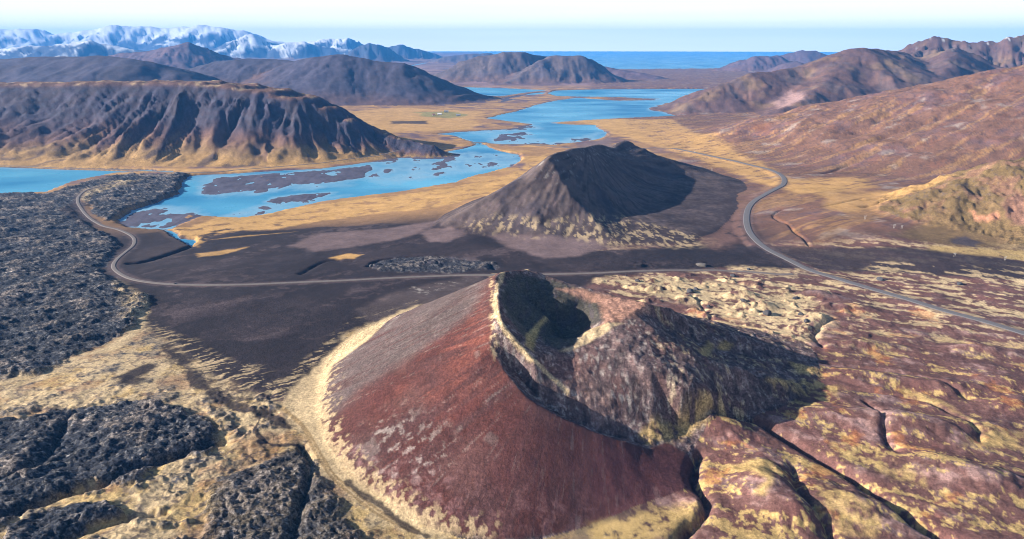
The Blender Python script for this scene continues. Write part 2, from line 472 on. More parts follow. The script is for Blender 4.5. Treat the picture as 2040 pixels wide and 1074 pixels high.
# the big slopes on the right
ridge_body([(1340, 236, 2300), (1365, 220, 2330), (1400, 196, 2400), (1450, 166, 2480), (1500, 146, 2560), (1545, 141, 2600), (1600, 132, 2640), (1640, 117, 2680), (1690, 100, 2700), (1722, 96, 2700), (1770, 101, 2900), (1800, 104, 3100)], .40, K_RMASS, 14, 14, (9, 140, 7), 119, 0, rad=80, nz=6)
ridge_body([(1700, 98, 2700), (1655, 152, 2450), (1600, 200, 2200), (1500, 250, 1950)], .36, K_RMASS, 14, 14, (8, 90, 6), 120, 0, rad=80, nz=5)
ridge_body([(1722, 97, 2700), (1760, 140, 2500), (1800, 178, 2330), (1830, 205, 2200)], .5, K_RMASS, 10, 10, (14, 90, 5), 121, 0, rad=80, nz=8)
ridge_body([(1770, 112, 3400), (1800, 101, 3350), (1820, 90, 3350), (1840, 82, 3300), (1858, 76, 3300), (1890, 75, 3300), (1930, 83, 3250), (1975, 84, 3250), (2010, 76, 3200), (2045, 69, 3200), (2200, 62, 3200), (2500, 70, 3200)], .55, K_RPEAK, 14, 14, (40, 130, 5), 122, 0, rad=110, nz=22)
ridge_body([(1900, 95, 2900), (1880, 150, 2550), (1860, 200, 2300)], .45, K_RPEAK, 14, 14, (16, 90, 5), 123, 0, rad=80, nz=10)
ridge_body([(1440, 292, 1560), (1500, 264, 1640), (1570, 240, 1640), (1640, 217, 1620), (1740, 201, 1580), (1830, 189, 1540), (1900, 172, 1500), (1960, 156, 1470), (2040, 134, 1440), (2200, 105, 1400), (2600, 60, 1350)], .27, K_RSLOPE, 30, 22, (5, 50, 9), 124, 0, rad=90, nz=7)
ridge_body([(1560, 352, 1180), (1640, 330, 1200), (1750, 312, 1200), (1850, 290, 1200), (1950, 262, 1190), (2040, 236, 1180), (2300, 190, 1150)], .24, K_RSLOPE, 25, 16, (4, 40, 9), 125, 0, rad=70, nz=4)
ridge_body([(1780, 455, 735), (1860, 402, 750), (1920, 364, 765), (2040, 320, 775), (2300, 268, 775)], .50, K_CRAG, 14, 8, (7, 24, 4), 126, 4, rad=26, nz=4)

# ------------------------------------------------------------------ the two volcanoes: surveyed break lines, triangulated, then eased
def zp(*pts):
    return [(*on_z(a, b, z), z) for a, b, z in pts]
def fine(pts, step):
    return [tuple(p) for p in spline(pts, step)]

def tin_body(lines, kind, smooth, k, rimline, ease=0, centre=None):
    """lines: lists of map points joined as break lines (x, y, z)"""
    global H
    vs, es, index = [], [], {}
    for L_ in lines:
        prev = None
        for p in L_:
            key = (round(p[0], 2), round(p[1], 2))
            if key not in index:
                index[key] = len(vs); vs.append(tuple(map(float, p)))
            if prev is not None and prev != index[key]:
                es.append((prev, index[key]))
            prev = index[key]
    out = mgeo.delaunay_2d_cdt([Vector(p[:2]) for p in vs], es, [], 0, 1e-4)
    ov, of, src = out[0], out[2], out[3]
    zs = []
    for q_, o_ in zip(ov, src):
        if len(o_):
            zs.append(max(vs[i_][2] for i_ in o_))
        else:
            d_ = sorted((math.hypot(q_[0] - p[0], q_[1] - p[1]), p[2]) for p in vs)[:2]
            zs.append((d_[0][1] * d_[1][0] + d_[1][1] * d_[0][0]) / (d_[0][0] + d_[1][0] + 1e-9))
    a = np.array(vs)
    w = window(a[:, 0].min(), a[:, 0].max(), a[:, 1].min(), a[:, 1].max())
    x, y = X[w], Y[w]
    T = np.full(x.shape, -50.0, np.float32)
    for t in of:
        (x0, y0), (x1, y1), (x2, y2) = [ov[i_][:2] for i_ in t]
        z0, z1, z2 = [zs[i_] for i_ in t]
        det = (y1 - y2) * (x0 - x2) + (x2 - x1) * (y0 - y2)
        if abs(det) < 1e-6: continue
        ww = window(min(x0, x1, x2), max(x0, x1, x2), min(y0, y1, y2), max(y0, y1, y2))
        ys_ = slice(max(ww[0].start - w[0].start, 0), max(ww[0].stop - w[0].start, 0)); xs_ = slice(max(ww[1].start - w[1].start, 0), max(ww[1].stop - w[1].start, 0))
        xx, yy = x[ys_, xs_], y[ys_, xs_]
        l0 = ((y1 - y2) * (xx - x2) + (x2 - x1) * (yy - y2)) / det
        l1 = ((y2 - y0) * (xx - x2) + (x0 - x2) * (yy - y2)) / det
        l2 = 1 - l0 - l1
        m = (l0 >= -1e-4) & (l1 >= -1e-4) & (l2 >= -1e-4)
        T[ys_, xs_] = np.where(m, l0 * z0 + l1 * z1 + l2 * z2, T[ys_, xs_])
    base = H[w]
    T = np.where(T < -40, base - 3, T)
    for _ in range(smooth):
        Tp = np.pad(T, 1, mode='edge')
        T = .25 * T + .125 * (Tp[:-2, 1:-1] + Tp[2:, 1:-1] + Tp[1:-1, :-2] + Tp[1:-1, 2:]) + .0625 * (Tp[:-2, :-2] + Tp[2:, 2:] + Tp[:-2, 2:] + Tp[2:, :-2])
    if ease:      # open slopes are eased further, crest lines stay sharp
        dr = np.full(x.shape, 1e9, np.float32)
        for L_ in lines[:-1]:
            for p in (fine(L_, 4) if len(L_) > 1 else L_):
                dr = np.minimum(dr, np.hypot(x - p[0], y - p[1]))
        wt = sm(2, 14, dr)
        for _ in range(ease):
            Tp = np.pad(T, 1, mode='edge')
            T = T + wt * (.25 * (Tp[:-2, 1:-1] + Tp[2:, 1:-1] + Tp[1:-1, :-2] + Tp[1:-1, 2:]) - T)
    arc, Q = 0, []
    for i_, p in enumerate(rimline):
        if i_: arc += math.hypot(p[0] - rimline[i_ - 1][0], p[1] - rimline[i_ - 1][1])
        Q.append((p[0], p[1], arc))
    Q = spline(Q, 6)
    D_, U_ = line_dist(Q, 260)
    if centre is not None:
        U_ = (np.arctan2(X - centre[0], Y - centre[1]) * centre[2]).astype(np.float32)
        D_ = np.hypot(X - centre[0], Y - centre[1]).astype(np.float32)
    on = (T > base + .25)
    out = smax(T, base, k)
    out = np.where(T > base - k, out, base)
    KIND[w] = np.where(on, kind, KIND[w])
    CRU[w] = np.where(T > base - 2, U_[w], CRU[w]); CRD[w] = np.where(T > base - 2, np.minimum(D_[w], 400), CRD[w])
    RISE[w] = np.where(T > base - 2, np.clip(out - base, 0, None), RISE[w])
    H[w] = out

# the dark cone
cone_rim = zp((1090, 318, 87), (1097, 308, 90.5), (1112, 300, 91.5), (1135, 293, 92), (1165, 291, 88.5), (1195, 284, 87.5), (1216, 292, 78), (1236, 281, 82), (1247, 278, 82), (1268, 288, 75.5), (1310, 308, 62), (1360, 328, 48), (1410, 344, 36.5), (1460, 356, 29))
cone_spur = zp((1097, 308, 90.5), (1104, 330, 81), (1118, 360, 68), (1150, 405, 49), (1185, 440, 36), (1210, 468, 28), (1222, 492, 22))
cone_ring = zp((860, 446, 25), (900, 455, 25), (960, 468, 24), (1050, 480, 22.5), (1120, 488, 22), (1200, 492, 22), (1290, 492, 22.5), (1370, 484, 23), (1430, 462, 25), (1475, 420, 27), (1510, 378, 29)) + \
    [(420, 1080, 22), (350, 1180, 14), (220, 1230, 8), (60, 1120, 7), (-25, 1020, 9), (-62, 920, 14), (-85, 830, 20)]
cone_ring = cone_ring + [cone_ring[0]]
cone_mid = [zp((1062, 345, 74), (1048, 385, 57), (1060, 420, 44), (1075, 455, 32)), zp((1030, 358, 67), (985, 384, 56), (935, 415, 43), (895, 436, 33)), [(-2, 852, 54), (-34, 868, 31)], [(56, 965, 46), (28, 1000, 25)], [(110, 1045, 50), (90, 1085, 25)], zp((1140, 445, 34), (1130, 470, 26)),
            zp((1150, 350, 66), (1185, 400, 44), (1225, 435, 31), (1250, 465, 25)), zp((1195, 345, 60), (1235, 378, 40), (1290, 415, 27)), zp((1262, 330, 57), (1300, 365, 36), (1345, 400, 27)), zp((1340, 350, 37), (1390, 378, 29))]
tin_body([cone_rim, cone_spur] + cone_mid + [cone_ring], K_CONE, 4, 2.5, cone_rim, 25, (105, 945, 75))
w_ = window(-140, 440, 690, 1200)
mc_ = (KIND[w_] == K_CONE) * sm(0, 16, RISE[w_]) * sm(20, 60, CRD[w_])
H[w_] += mc_ * ((ridged(CRU[w_] / 15, CRD[w_] / 130, 4, 130) - .55) * 3.0 + fbm(X[w_] / 12, Y[w_] / 12, 4, 131) * .8)

# the red crater
rim = zp((1100, 553, 70), (1070, 542, 73), (1045, 537, 75.5), (1010, 540, 79.5), (990, 547, 80), (985, 580, 78), (983, 620, 74), (981, 660, 68.5), (978, 690, 63.5), (1000, 730, 56.5), (1050, 790, 48.5), (1110, 826, 42), (1180, 857, 35), (1250, 881, 28.5), (1292, 893, 24))
rim_f = fine(rim, 5)
off = {8: (6, 1, -1.5), 9: (9, 6, -7), 10: (8, 9, -8.5), 11: (4, 10, -8), 12: (2, 10, -7), 13: (1, 9, -4)}
trench = [tuple(np.array(rim[i_]) + np.array(off[i_])) for i_ in off] + [(rim[14][0] + 3, rim[14][1] + 4, 23.5)]
inner_edge = zp((996, 565, 79.5), (994, 600, 78), (996, 632, 75), (1005, 652, 72), (1021, 672, 68), (1040, 695, 63), (1062, 718, 58.5), (1080, 748, 51.5), (1100, 765, 47.5), (1150, 795, 40.5), (1200, 825, 34.5), (1250, 850, 28.5), (1285, 878, 24.5))
back_rim = zp((1100, 553, 70), (1140, 566, 68.5), (1200, 583, 67), (1258, 598, 66.5), (1293, 606, 66.5))
east_rim = zp((1293, 606, 66.5), (1262, 622, 66), (1210, 642, 64.5), (1172, 657, 61), (1160, 672, 59.5), (1146, 692, 58), (1115, 699, 57.5), (1085, 688, 58.5), (1073, 668, 60.5), (1080, 646, 60.5), (1090, 632, 59.5))
lip = zp((1040, 695, 63), (1058, 682, 62), (1073, 668, 60.5))
floor = [zp((1105, 668, 50.5), (1125, 684, 50), (1145, 676, 50), (1150, 664, 51), (1128, 656, 51), (1105, 668, 50.5)), zp((1050, 600, 64), (1080, 625, 57.5), (1110, 648, 52)), zp((1030, 640, 64), (1050, 660, 62)),
         zp((1120, 600, 65), (1135, 635, 55)), zp((1180, 612, 63.5), (1165, 640, 55))]
spurS = zp((1210, 642, 64.5), (1240, 690, 59), (1300, 740, 51), (1360, 785, 42), (1415, 806, 33), (1455, 822, 25))
spurT = zp((1262, 622, 66), (1310, 665, 60), (1380, 702, 52), (1450, 730, 44), (1530, 752, 35), (1600, 776, 24))
spurR = zp((1293, 606, 66.5), (1340, 619, 60), (1400, 642, 49), (1500, 682, 34), (1590, 710, 25))
valleys = [zp((1330, 652, 53), (1430, 695, 38), (1520, 715, 28)), zp((1262, 668, 61), (1300, 712, 54.5), (1380, 762, 45), (1450, 790, 36), (1515, 808, 25)), zp((1150, 740, 50.5), (1220, 782, 42.5), (1300, 832, 31), (1350, 850, 24)), zp((1180, 700, 57.5), (1240, 752, 48.5))]
foot = zp((1330, 880, 23), (1396, 922, 18), (1390, 985, 16.5), (1300, 1016, 16), (1150, 1056, 15.5), (1000, 1076, 16), (850, 1052, 16), (760, 1000, 17), (690, 940, 18), (640, 870, 19), (628, 790, 19), (640, 740, 19))
ring = foot + [(-122, 440, 18), (-100, 485, 18), (-55, 515, 18.5), (0, 530, 19), (60, 522, 20), (115, 500, 21), (165, 470, 22), (210, 440, 23)] + zp((1640, 740, 23), (1610, 780, 23), (1530, 812, 23), (1460, 828, 23), (1380, 850, 23), (1330, 880, 23))
ring = fine(ring, 10)
ring[-1] = ring[0]
tin_body([rim_f, trench, inner_edge, back_rim, east_rim, lip, spurS, spurT, spurR] + floor + valleys + [ring], K_CRATER, 2, 2.0, rim, 60)
H_BIG = H.copy()
print('terrain bodies done')

# ------------------------------------------------------------------ mounds, fissures and gullies on the near ground
def hp(pts):
    return hit(pts, H_BIG)
def carve(pts, width, depth, sharp=1.5):
    global H
    P = hp(pts)
    D, _ = line_dist(spline(P, width), width * 4)
    D = D + WX * width * .35
    H = H - depth * np.exp(-(np.abs(D) / width) ** sharp * 1.2)
def mound(px, py, rx, ry, h, rot=0.0, seed=0):
    global H
    c = hp([(px, py)])[0]
    w = window(c[0] - 2 * max(rx, ry), c[0] + 2 * max(rx, ry), c[1] - 2 * max(rx, ry), c[1] + 2 * max(rx, ry))
    dx, dy = X[w] - c[0] + WX[w] * 2.5, Y[w] - c[1] + WY[w] * 2.5
    u = dx * math.cos(rot) + dy * math.sin(rot); v = -dx * math.sin(rot) + dy * math.cos(rot)
    q = (u / rx) ** 2 + (v / ry) ** 2
    H[w] += h * np.exp(-q * 1.6)

mounds = [(1430, 850, 20, 13, 7, -.5), (1520, 970, 16, 26, 7, 0), (1640, 830, 22, 12, 4, -.3), (1810, 850, 34, 14, 7, -.25), (1730, 755, 30, 10, 5, -.3), (1880, 770, 28, 9, 4, -.2), (1960, 700, 30, 9, 4, -.2),
          (1720, 690, 30, 8, 4, -.15), (1620, 640, 14, 9, 4, 0), (1520, 610, 12, 8, 4, 0), (1700, 615, 22, 10, 4, -.2), (1850, 930, 20, 14, 5, -.4), (1960, 960, 22, 16, 6, -.3), (1700, 1010, 24, 13, 5, -.5),
          (1590, 1030, 13, 12, 5, 0), (1930, 850, 22, 10, 3, -.2), (2000, 810, 18, 8, 3, -.1), (1400, 1010, 9, 10, 4, 0), (1480, 590, 16, 8, 5, 0), (1640, 590, 20, 8, 3, -.2), (1880, 655, 22, 7, 3, -.2), (2010, 760, 22, 9, 3, -.2)]
for mm_ in mounds:
    mound(*mm_)
for a in [([(1425, 800), (1500, 835), (1580, 880), (1640, 915), (1700, 950), (1770, 1000), (1830, 1045), (1900, 1080)], 3.2, 6.5),
          ([(1392, 905), (1380, 950), (1400, 985), (1408, 1020), (1375, 1050), (1350, 1085)], 3.0, 6.5),
          ([(1580, 930), (1590, 980), (1640, 1040), (1660, 1080)], 3.0, 3.5),
          ([(1600, 715), (1680, 728), (1760, 740), (1830, 750), (1950, 800)], 1.8, 2.0),
          ([(1640, 770), (1740, 780), (1850, 800), (1935, 850), (1950, 880)], 1.8, 2.0),
          ([(1725, 800), (1755, 830), (1765, 880), (1790, 900)], 2.2, 3.0),
          ([(1380, 590), (1400, 610), (1420, 640)], 2, 2), ([(1640, 690), (1624, 672), (1630, 655), (1650, 640)], 2.5, 3.0),
          ([(0, 1035), (120, 985), (200, 965), (300, 925), (380, 900), (440, 880)], 3.5, 5.0),
          ([(10, 960), (60, 940), (110, 890), (140, 830)], 3.0, 4.0), ([(580, 1080), (600, 1010), (620, 930), (600, 890)], 2.2, 4.0), ([(120, 1074), (240, 1035), (330, 1020)], 2.5, 3.0),
          ([(1495, 400), (1480, 430), (1478, 470), (1490, 490)], 4, 2.5),
          ([(1720, 395), (1650, 410), (1590, 418), (1556, 420), (1540, 430), (1552, 440), (1570, 446), (1582, 462), (1600, 474), (1612, 490)], 1.5, 1.8),
          ([(2040, 330), (1900, 355), (1800, 375), (1720, 400)], 2.2, 2.0),
          ([(1790, 382), (1760, 400), (1720, 412)], 3.5, 3.0),
          ([(1660, 300), (1700, 292), (1800, 260), (1880, 235)], 6.0, 5.0),
          ([(1640, 345), (1700, 325), (1760, 318)], 4.0, 4.0), ([(1560, 262), (1500, 268), (1420, 270), (1380, 280)], 6, 4),
          ([(380, 490), (340, 505), (290, 520), (255, 525)], 4.0, 4.5),
          ([(700, 520), (650, 520), (600, 545)], 3, 2), ([(735, 530), (760, 518), (850, 512), (960, 522), (985, 535)], 2.5, 3.5)]:
    carve(*a)
H_BIG = H.copy()

# ------------------------------------------------------------------ lava fields: raised blocky sheets
def hpoly(pts, soft, wob=1.0, big=1.0):
    return poly_mask(hit(pts, H_BIG), soft, wob, big)
LAVA1 = [(-500, 386), (95, 388), (140, 372), (230, 350), (300, 348), (368, 346), (372, 352), (352, 372), (356, 386), (300, 405), (262, 418), (225, 432), (205, 440), (180, 425), (168, 400), (160, 420), (178, 445), (215, 470), (235, 490), (215, 520), (212, 545), (240, 565), (292, 592),
         (280, 625), (265, 655), (210, 688), (160, 705), (60, 748), (-500, 780)]
LAVA2 = [(-500, 846), (60, 846), (110, 815), (200, 812), (285, 808), (380, 820), (418, 842), (432, 870), (440, 890), (415, 905), (330, 925), (290, 950), (270, 975), (190, 975), (120, 985), (60, 1020), (0, 1055), (-500, 1120)]
LAVA3 = [(0, 1062), (110, 1015), (180, 1005), (240, 1022), (245, 1035), (170, 1060), (100, 1090), (0, 1120)]
LAVA4 = [(410, 985), (450, 950), (520, 925), (600, 895), (640, 930), (665, 980), (700, 1040), (720, 1090), (600, 1120), (420, 1110), (400, 1040)]
LAVA5 = [(735, 530), (790, 515), (880, 512), (985, 522), (990, 535), (900, 545), (760, 540)]
lava = np.maximum.reduce([hpoly(LAVA1, 4, 6, 10), hpoly(LAVA2, 2.2, 4, 5), hpoly(LAVA3, 1.5, 3, 3), hpoly(LAVA4, 5, 4, 6) * .8, hpoly(LAVA5, 4, 3, 2) * .6])
lava *= 1 - wet
lav_big = fbm(X / 32, Y / 32, 4, 31)
billow = 1 - np.abs(noise(X / 5.5, Y / 5.5, 33)) * 2.4
billow2 = 1 - np.abs(noise(X / 2.3 + 7, Y / 2.3, 34)) * 2.4
cracky = ridged(X / 21, Y / 21, 3, 36)
lav_rid = ridged((X * .9 + Y * .4) / 60, (-X * .4 + Y * .9) / 26, 4, 38, .55)
H = H + lava * (2.4 + lav_big * 2.6 + (lav_rid - .55) * 3.8 + ridged(X / 11, Y / 11, 4, 37, .62) * 1.9 - .9 + billow2 * .35 - sm(.80, .95, cracky) * 2.2) * sm(0.02, .5, lava)

# near moss ground on the left: lumps; right: lumpy scoria with elongated rolls
near_l = sm(20, -60, X) * sm(420, 330, Y) * (1 - lava) * (KIND == 0)
outc = sm(.12, .34, fbm(X / 17, Y / 17, 4, 53, .6) + .25 * fbm(X / 70, Y / 70, 2, 54))
D_FOOT, _ = line_dist(ring, 40)
outc = outc * sm(9, 26, D_FOOT)
H += near_l * outc * (.5 + 1.3 * ridged(X / 6, Y / 6, 3, 55))
H += near_l * (fbm(X / 14, Y / 14, 4, 41, .55) * 1.5 + np.maximum(0, fbm(X / 7, Y / 7, 3, 42)) * 1.1) * sm(4, 22, D_FOOT)
ct, st_ = math.cos(-.5), math.sin(-.5)
XU, XV = X * ct + Y * st_, -X * st_ + Y * ct
near_r = sm(60, 110, X) * sm(760, 640, Y) * (KIND != K_CRATER) * (KIND != K_CRAG)
rolls = fbm(XU / 40, XV / 16, 4, 43, .5)
H += near_r * (rolls * 1.25 + fbm(X / 6, Y / 6, 3, 44) * .4) * sm(740, 480, Y)
hum = sm(.15, .5, fbm(X / 22, Y / 15, 3, 45))
H += near_r * sm(640, 600, Y) * sm(400, 470, Y) * sm(320, 200, X) * hum * (2.2 + billow * .8)
# slopes and crater sides: fine lumps
face_poly = [p[:2] for p in rim[2:]] + [p[:2] for p in foot] + [(-25, 500), (5, 500)]
face0 = poly_mask(face_poly, 1.2, .6, .4)
H += (KIND == K_CRATER) * (fbm(X / 5, Y / 5, 3, 46) * (.10 + .7 * (1 - face0)) + (1 - face0) * fbm(X / 15, Y / 15, 4, 49, .55) * 2.6 * sm(0, 8, RISE) * sm(72, 95, X))
rs = ((KIND == K_RSLOPE) | (KIND == K_RMASS) | (KIND == K_RPEAK)).astype(np.float32)
H += rs * fbm(X / 30, Y / 30, 5, 47, .58) * np.clip(RISE * .06, 0, 3.0)
H += (KIND == K_CRAG) * (np.maximum(0, fbm(X / 12, Y / 12, 4, 48)) * 2.0 + (ridged(X / 9, Y / 9, 4, 56) - .5) * 2.2)

# ------------------------------------------------------------------ roads: bedded into the ground
PAVED = [(2330, 770), (2180, 712), (2040, 667), (1960, 643), (1880, 620), (1800, 597), (1720, 574), (1660, 556), (1610, 540), (1565, 518), (1530, 500), (1507, 482), (1492, 462), (1487, 440), (1490, 420), (1502, 403), (1522, 390), (1545, 378), (1560, 368), (1562, 358), (1552, 348), (1532, 339), (1500, 331), (1465, 323), (1420, 313), (1380, 304), (1345, 298)]
GRAVEL = [(1622, 545), (1560, 548), (1480, 543), (1400, 540), (1300, 541), (1200, 544), (1100, 547), (1000, 549), (900, 550), (800, 554), (700, 559), (600, 563), (500, 567), (420, 569), (350, 567), (300, 563), (262, 556), (238, 545), (226, 532), (232, 518), (250, 503), (265, 490), (268, 478), (258, 468), (235, 458), (205, 450),
          (182, 438), (166, 422), (156, 407), (158, 395), (172, 384), (195, 376), (230, 368)]
SHORE = [(-200, 345), (0, 334), (120, 338), (250, 342), (400, 344), (480, 338), (560, 333), (640, 328), (700, 321), (760, 314), (795, 309)]
road_cut = np.zeros(X.shape, np.float32)
def bed_road(pts, half, raise_, zsmooth=15, step=4, F=None):
    global H
    P = spline(hit(pts, H_BIG if F is None else F)[:, :2], step)
    z = bilinear(H, P[:, 0], P[:, 1])
    kk = np.ones(zsmooth) / zsmooth
    z = np.convolve(np.pad(z, zsmooth // 2, mode='edge'), kk, 'valid')[:len(P)]
    z = np.maximum(z, 1.2) + raise_
    Q = np.column_stack([P, z])
    D, Z = line_dist(Q, half * 4.5)
    m = 1 - sm(half * 1.5, half * 4.0, D)
    H = np.where(D < 1e8, H * (1 - m) + (Z - .25) * m, H)
    return Q, D
Q_PAVED, D_PAVED = bed_road(PAVED, 4.2, 1.2, 31)
Q_GRAVEL, D_GRAVEL = bed_road(GRAVEL, 4.0, .3, 15, 4, H_PLAIN)
Q_SHORE, D_SHORE = bed_road(SHORE, 2.6, .2, 15, 6, H_PLAIN)
CAUSE = [(966, 288), (1000, 289), (1040, 290), (1080, 292), (1115, 295), (1150, 297), (1220, 298), (1300, 297), (1345, 298)]
Q_CAUSE, D_CAUSE = bed_road(CAUSE, 3.0, 1.6, 15, 6, H_PLAIN)
FARC = [(915, 204), (930, 201), (960, 198), (1000, 194), (1050, 187), (1085, 183), (1105, 180), (1130, 178)]
Q_FARC, D_FARC = bed_road(FARC, 7.0, 2.6, 15, 12, H_PLAIN)
print('relief done')

# ------------------------------------------------------------------ surface colours (what each ground is made of, with some light and haze painted in)
C = {k: lin(v) for k, v in dict(
    ash=(53, 46, 51), ash2=(70, 60, 63), ashl=(132, 112, 112), red=(105, 63, 58), red2=(118, 80, 75), maroon=(120, 88, 83), greysc=(112, 98, 96), moss=(222, 196, 154), mossy=(204, 174, 116), mossd=(170, 140, 96),
    gold=(214, 170, 108), gold2=(182, 142, 100), lava=(62, 66, 77), laval=(152, 148, 146), mudc=(98, 96, 114), ridge=(84, 80, 98), rbrown=(136, 102, 86), rpurp=(118, 96, 102), rust=(150, 100, 76), olive=(130, 108, 74),
    snow=(240, 244, 250), rock=(84, 76, 84), pale=(182, 148, 142), teal=(84, 82, 74), white=(206, 198, 190), orange=(190, 120, 70), green=(150, 150, 96), hazyrock=(84, 92, 112)).items()}
ALB = np.empty(X.shape + (3,), np.float32)
ALB[:] = C['ash2']
def put(name, m):
    c = C[name] if isinstance(name, str) else name
    m = np.clip(m, 0, 1)[..., None].astype(np.float32)
    ALB[...] = ALB * (1 - m) + c * m
n1 = fbm(X / 25, Y / 25, 4, 61, .55); n2 = fbm(X / 6, Y / 6, 4, 62, .6); n3 = fbm(X / 120, Y / 120, 4, 63, .55); n4 = fbm(X / 2.2, Y / 2.2, 2, 64)
strk = fbm(XU / 36, XV / 9, 4, 65, .6)           # streaks along the lie of the land on the right
GR = (KIND == 0)

# --- lowlands near the bay: dry grass and heath, far off paled with painted haze
put('gold2', sm(760, 900, Y) * (KIND == 0))
put('rpurp', sm(-.1, .35, n3 + n1 * .3) * sm(900, 1200, Y) * GR)
put('gold', sm(.0, .4, fbm(X / 90, Y / 60, 4, 66)) * sm(900, 1200, Y) * GR * .8)
put('rpurp', sm(3600, 4100, Y) * GR * .85)
put('gold2', sm(.05, .3, fbm(X / 400, Y / 250, 4, 67)) * sm(3200, 3500, Y) * GR * .6)
put('pale', sm(-.1, .3, fbm(X / 300, Y / 500, 4, 69)) * sm(3200, 3500, Y) * GR * .6)  # far land paled, some distance haze put into its colour

# --- left lower ground: pale moss with dark holes
left = sm(60, -20, X - 0) * sm(520, 470, Y + X * .25)
put('moss', left)
put('mossy', left * sm(.0, .5, n1 + .25 * n2 + sm(330, 250, Y) * .35) * .85)
put('mossd', left * sm(.1, .45, n2 + n1 * .3) * .6)
put('lava', left * sm(.32, .55, n2 + .5 * n4) * .6)
veins = ridged(X / 13, Y / 13, 4, 51, .6)
put('rust', left * sm(.0, .45, fbm(X / 38, Y / 30, 4, 52) + .2 * n2) * .45)
put('rock', left * sm(.62, .80, veins + n4 * .1) * .65)
put(lin((150, 138, 124)), left * outc * .7)
put('lava', left * outc * sm(-.1, .35, n2 + n4 * .8) * .9)
# --- right lower ground: purple-red scoria with yellow moss in the hollows
right = sm(40, 90, X) * sm(700, 640, Y)
put('maroon', right)
put('pale', right * sm(-.1, .45, n1 + rolls * .5) * .45)
put('red2', right * sm(-.2, .3, n1) * .8)
put('ashl', right * sm(.05, .5, strk + n2 * .5 + rolls * .4) * .75)
put('pale', right * sm(.2, .6, rolls + n2 * .5) * .7 * sm(520, 420, Y))
mv = strk * .8 - rolls * .5 + n2 * .4 + n1 * .3
put('mossy', right * sm(.22, .36, mv * .85 + n4 * .34 + n2 * .2 + sm(380, 260, Y) * .12) * .92 * sm(560, 480, Y + X * .2))
put('moss', right * sm(.12, .3, mv + .1) * .9 * sm(420, 520, Y + X * .1) * sm(700, 650, Y - X * .02))
put('orange', right * sm(.32, .5, n1 + strk * .4) * .5 * sm(560, 480, Y))

def area(name, pts, soft=2, wob=2, big=3, amt=1.0, tex=None, only=None):
    m = hpoly(pts, soft, wob, big) * amt
    if tex is not None:
        m = m * tex
    if only is not None:
        m = m * only
    put(name, m)
    return m

nc = (KIND != K_CRATER)
# pale humps behind the crater to the right
area('moss', [(1180, 556), (1300, 555), (1420, 560), (1520, 575), (1620, 600), (1660, 640), (1600, 690), (1500, 650), (1400, 615), (1290, 590)], 8, 3, 6, .95, sm(-.25, .1, n2 + n1 * .6 + .1), nc)
area('moss', [(1440, 528), (1520, 525), (1580, 540), (1590, 552), (1520, 548), (1450, 540)], 3, 3, 3, .9, sm(-.3, .1, n2 + .1), nc)
# ash flats
ASH = [(430, 452), (520, 462), (640, 452), (760, 445), (880, 440), (960, 470), (1040, 500), (1200, 500), (1480, 488), (1560, 512), (1620, 540), (1480, 532), (1300, 546), (1180, 556), (1000, 562), (850, 602), (770, 630), (690, 668), (640, 735), (560, 802), (490, 792), (420, 752), (345, 692), (292, 650), (286, 595), (240, 550), (250, 520), (310, 522), (388, 494)]
m_ash = area('ash', ASH, 6, 4, 8, 1, None, nc)
put('ash2', m_ash * sm(.0, .5, n3 + n1 * .4) * .6 * nc)
wash = fbm((X * .94 + Y * .34) / 120 + n1 * .6, (Y * .94 - X * .34) / 34 + n1 * .9, 5, 68, .6)
put('ashl', m_ash * sm(.1, .55, wash + n1 * .2) * .32 * nc)
put(lin((42, 38, 44)), m_ash * sm(.1, .5, -wash + n3 * .4) * .45 * nc)
area('ash2', [(1500, 492), (1700, 494), (2040, 522), (2400, 545), (2400, 590), (2040, 560), (1800, 545), (1640, 540)], 5, 3, 6, .95, None, nc)
area('moss', [(1750, 520), (1900, 530), (2040, 535), (2400, 560), (2400, 700), (2040, 640), (1850, 590), (1700, 550)], 6, 4, 6, .75, sm(.12, .3, strk + n2 * .4), nc)
area('ashl', [(575, 490), (640, 465), (760, 456), (870, 440), (850, 462), (790, 478), (700, 492), (620, 502)], 7, 4, 5, .8, None, nc)
area('ashl', [(842, 466), (860, 455), (905, 454), (928, 466), (890, 484), (855, 482)], 4, 3, 3, .9, None, nc)
area('ashl', [(975, 470), (1100, 468), (1220, 480), (1200, 497), (1150, 512), (1085, 514), (1050, 505), (1010, 490)], 5, 3, 5, .9, None, nc)
area('greysc', [(700, 620), (800, 580), (960, 545), (980, 560), (850, 605), (740, 645)], 6, 4, 5, .5, None, nc)
area('white', [(820, 575), (900, 560), (930, 557), (900, 572), (850, 590)], 4, 3, 4, .6, sm(.1, .4, strk + n2 * .5), nc)
# golden shore strips
area('gold', [(332, 458), (380, 452), (420, 436), (480, 432), (600, 412), (720, 396), (800, 388), (905, 373), (1020, 348), (1050, 325), (1090, 305), (1110, 312), (1040, 352), (965, 388), (870, 414), (760, 425), (640, 440), (560, 456), (470, 462), (420, 470), (395, 492), (380, 480)], 5, 5, 8, .95, sm(-.35, .05, n1 + n2 * .3 + .12))
area('gold', [(390, 505), (440, 500), (480, 494), (500, 492), (440, 508), (400, 512)], 3, 3, 3, .8)
area('gold', [(655, 514), (690, 506), (722, 508), (705, 516), (670, 517)], 2.5, 2, 2, .9)
area('gold', [(590, 462), (480, 470), (420, 478), (470, 474)], 2.5, 3, 3, .7)
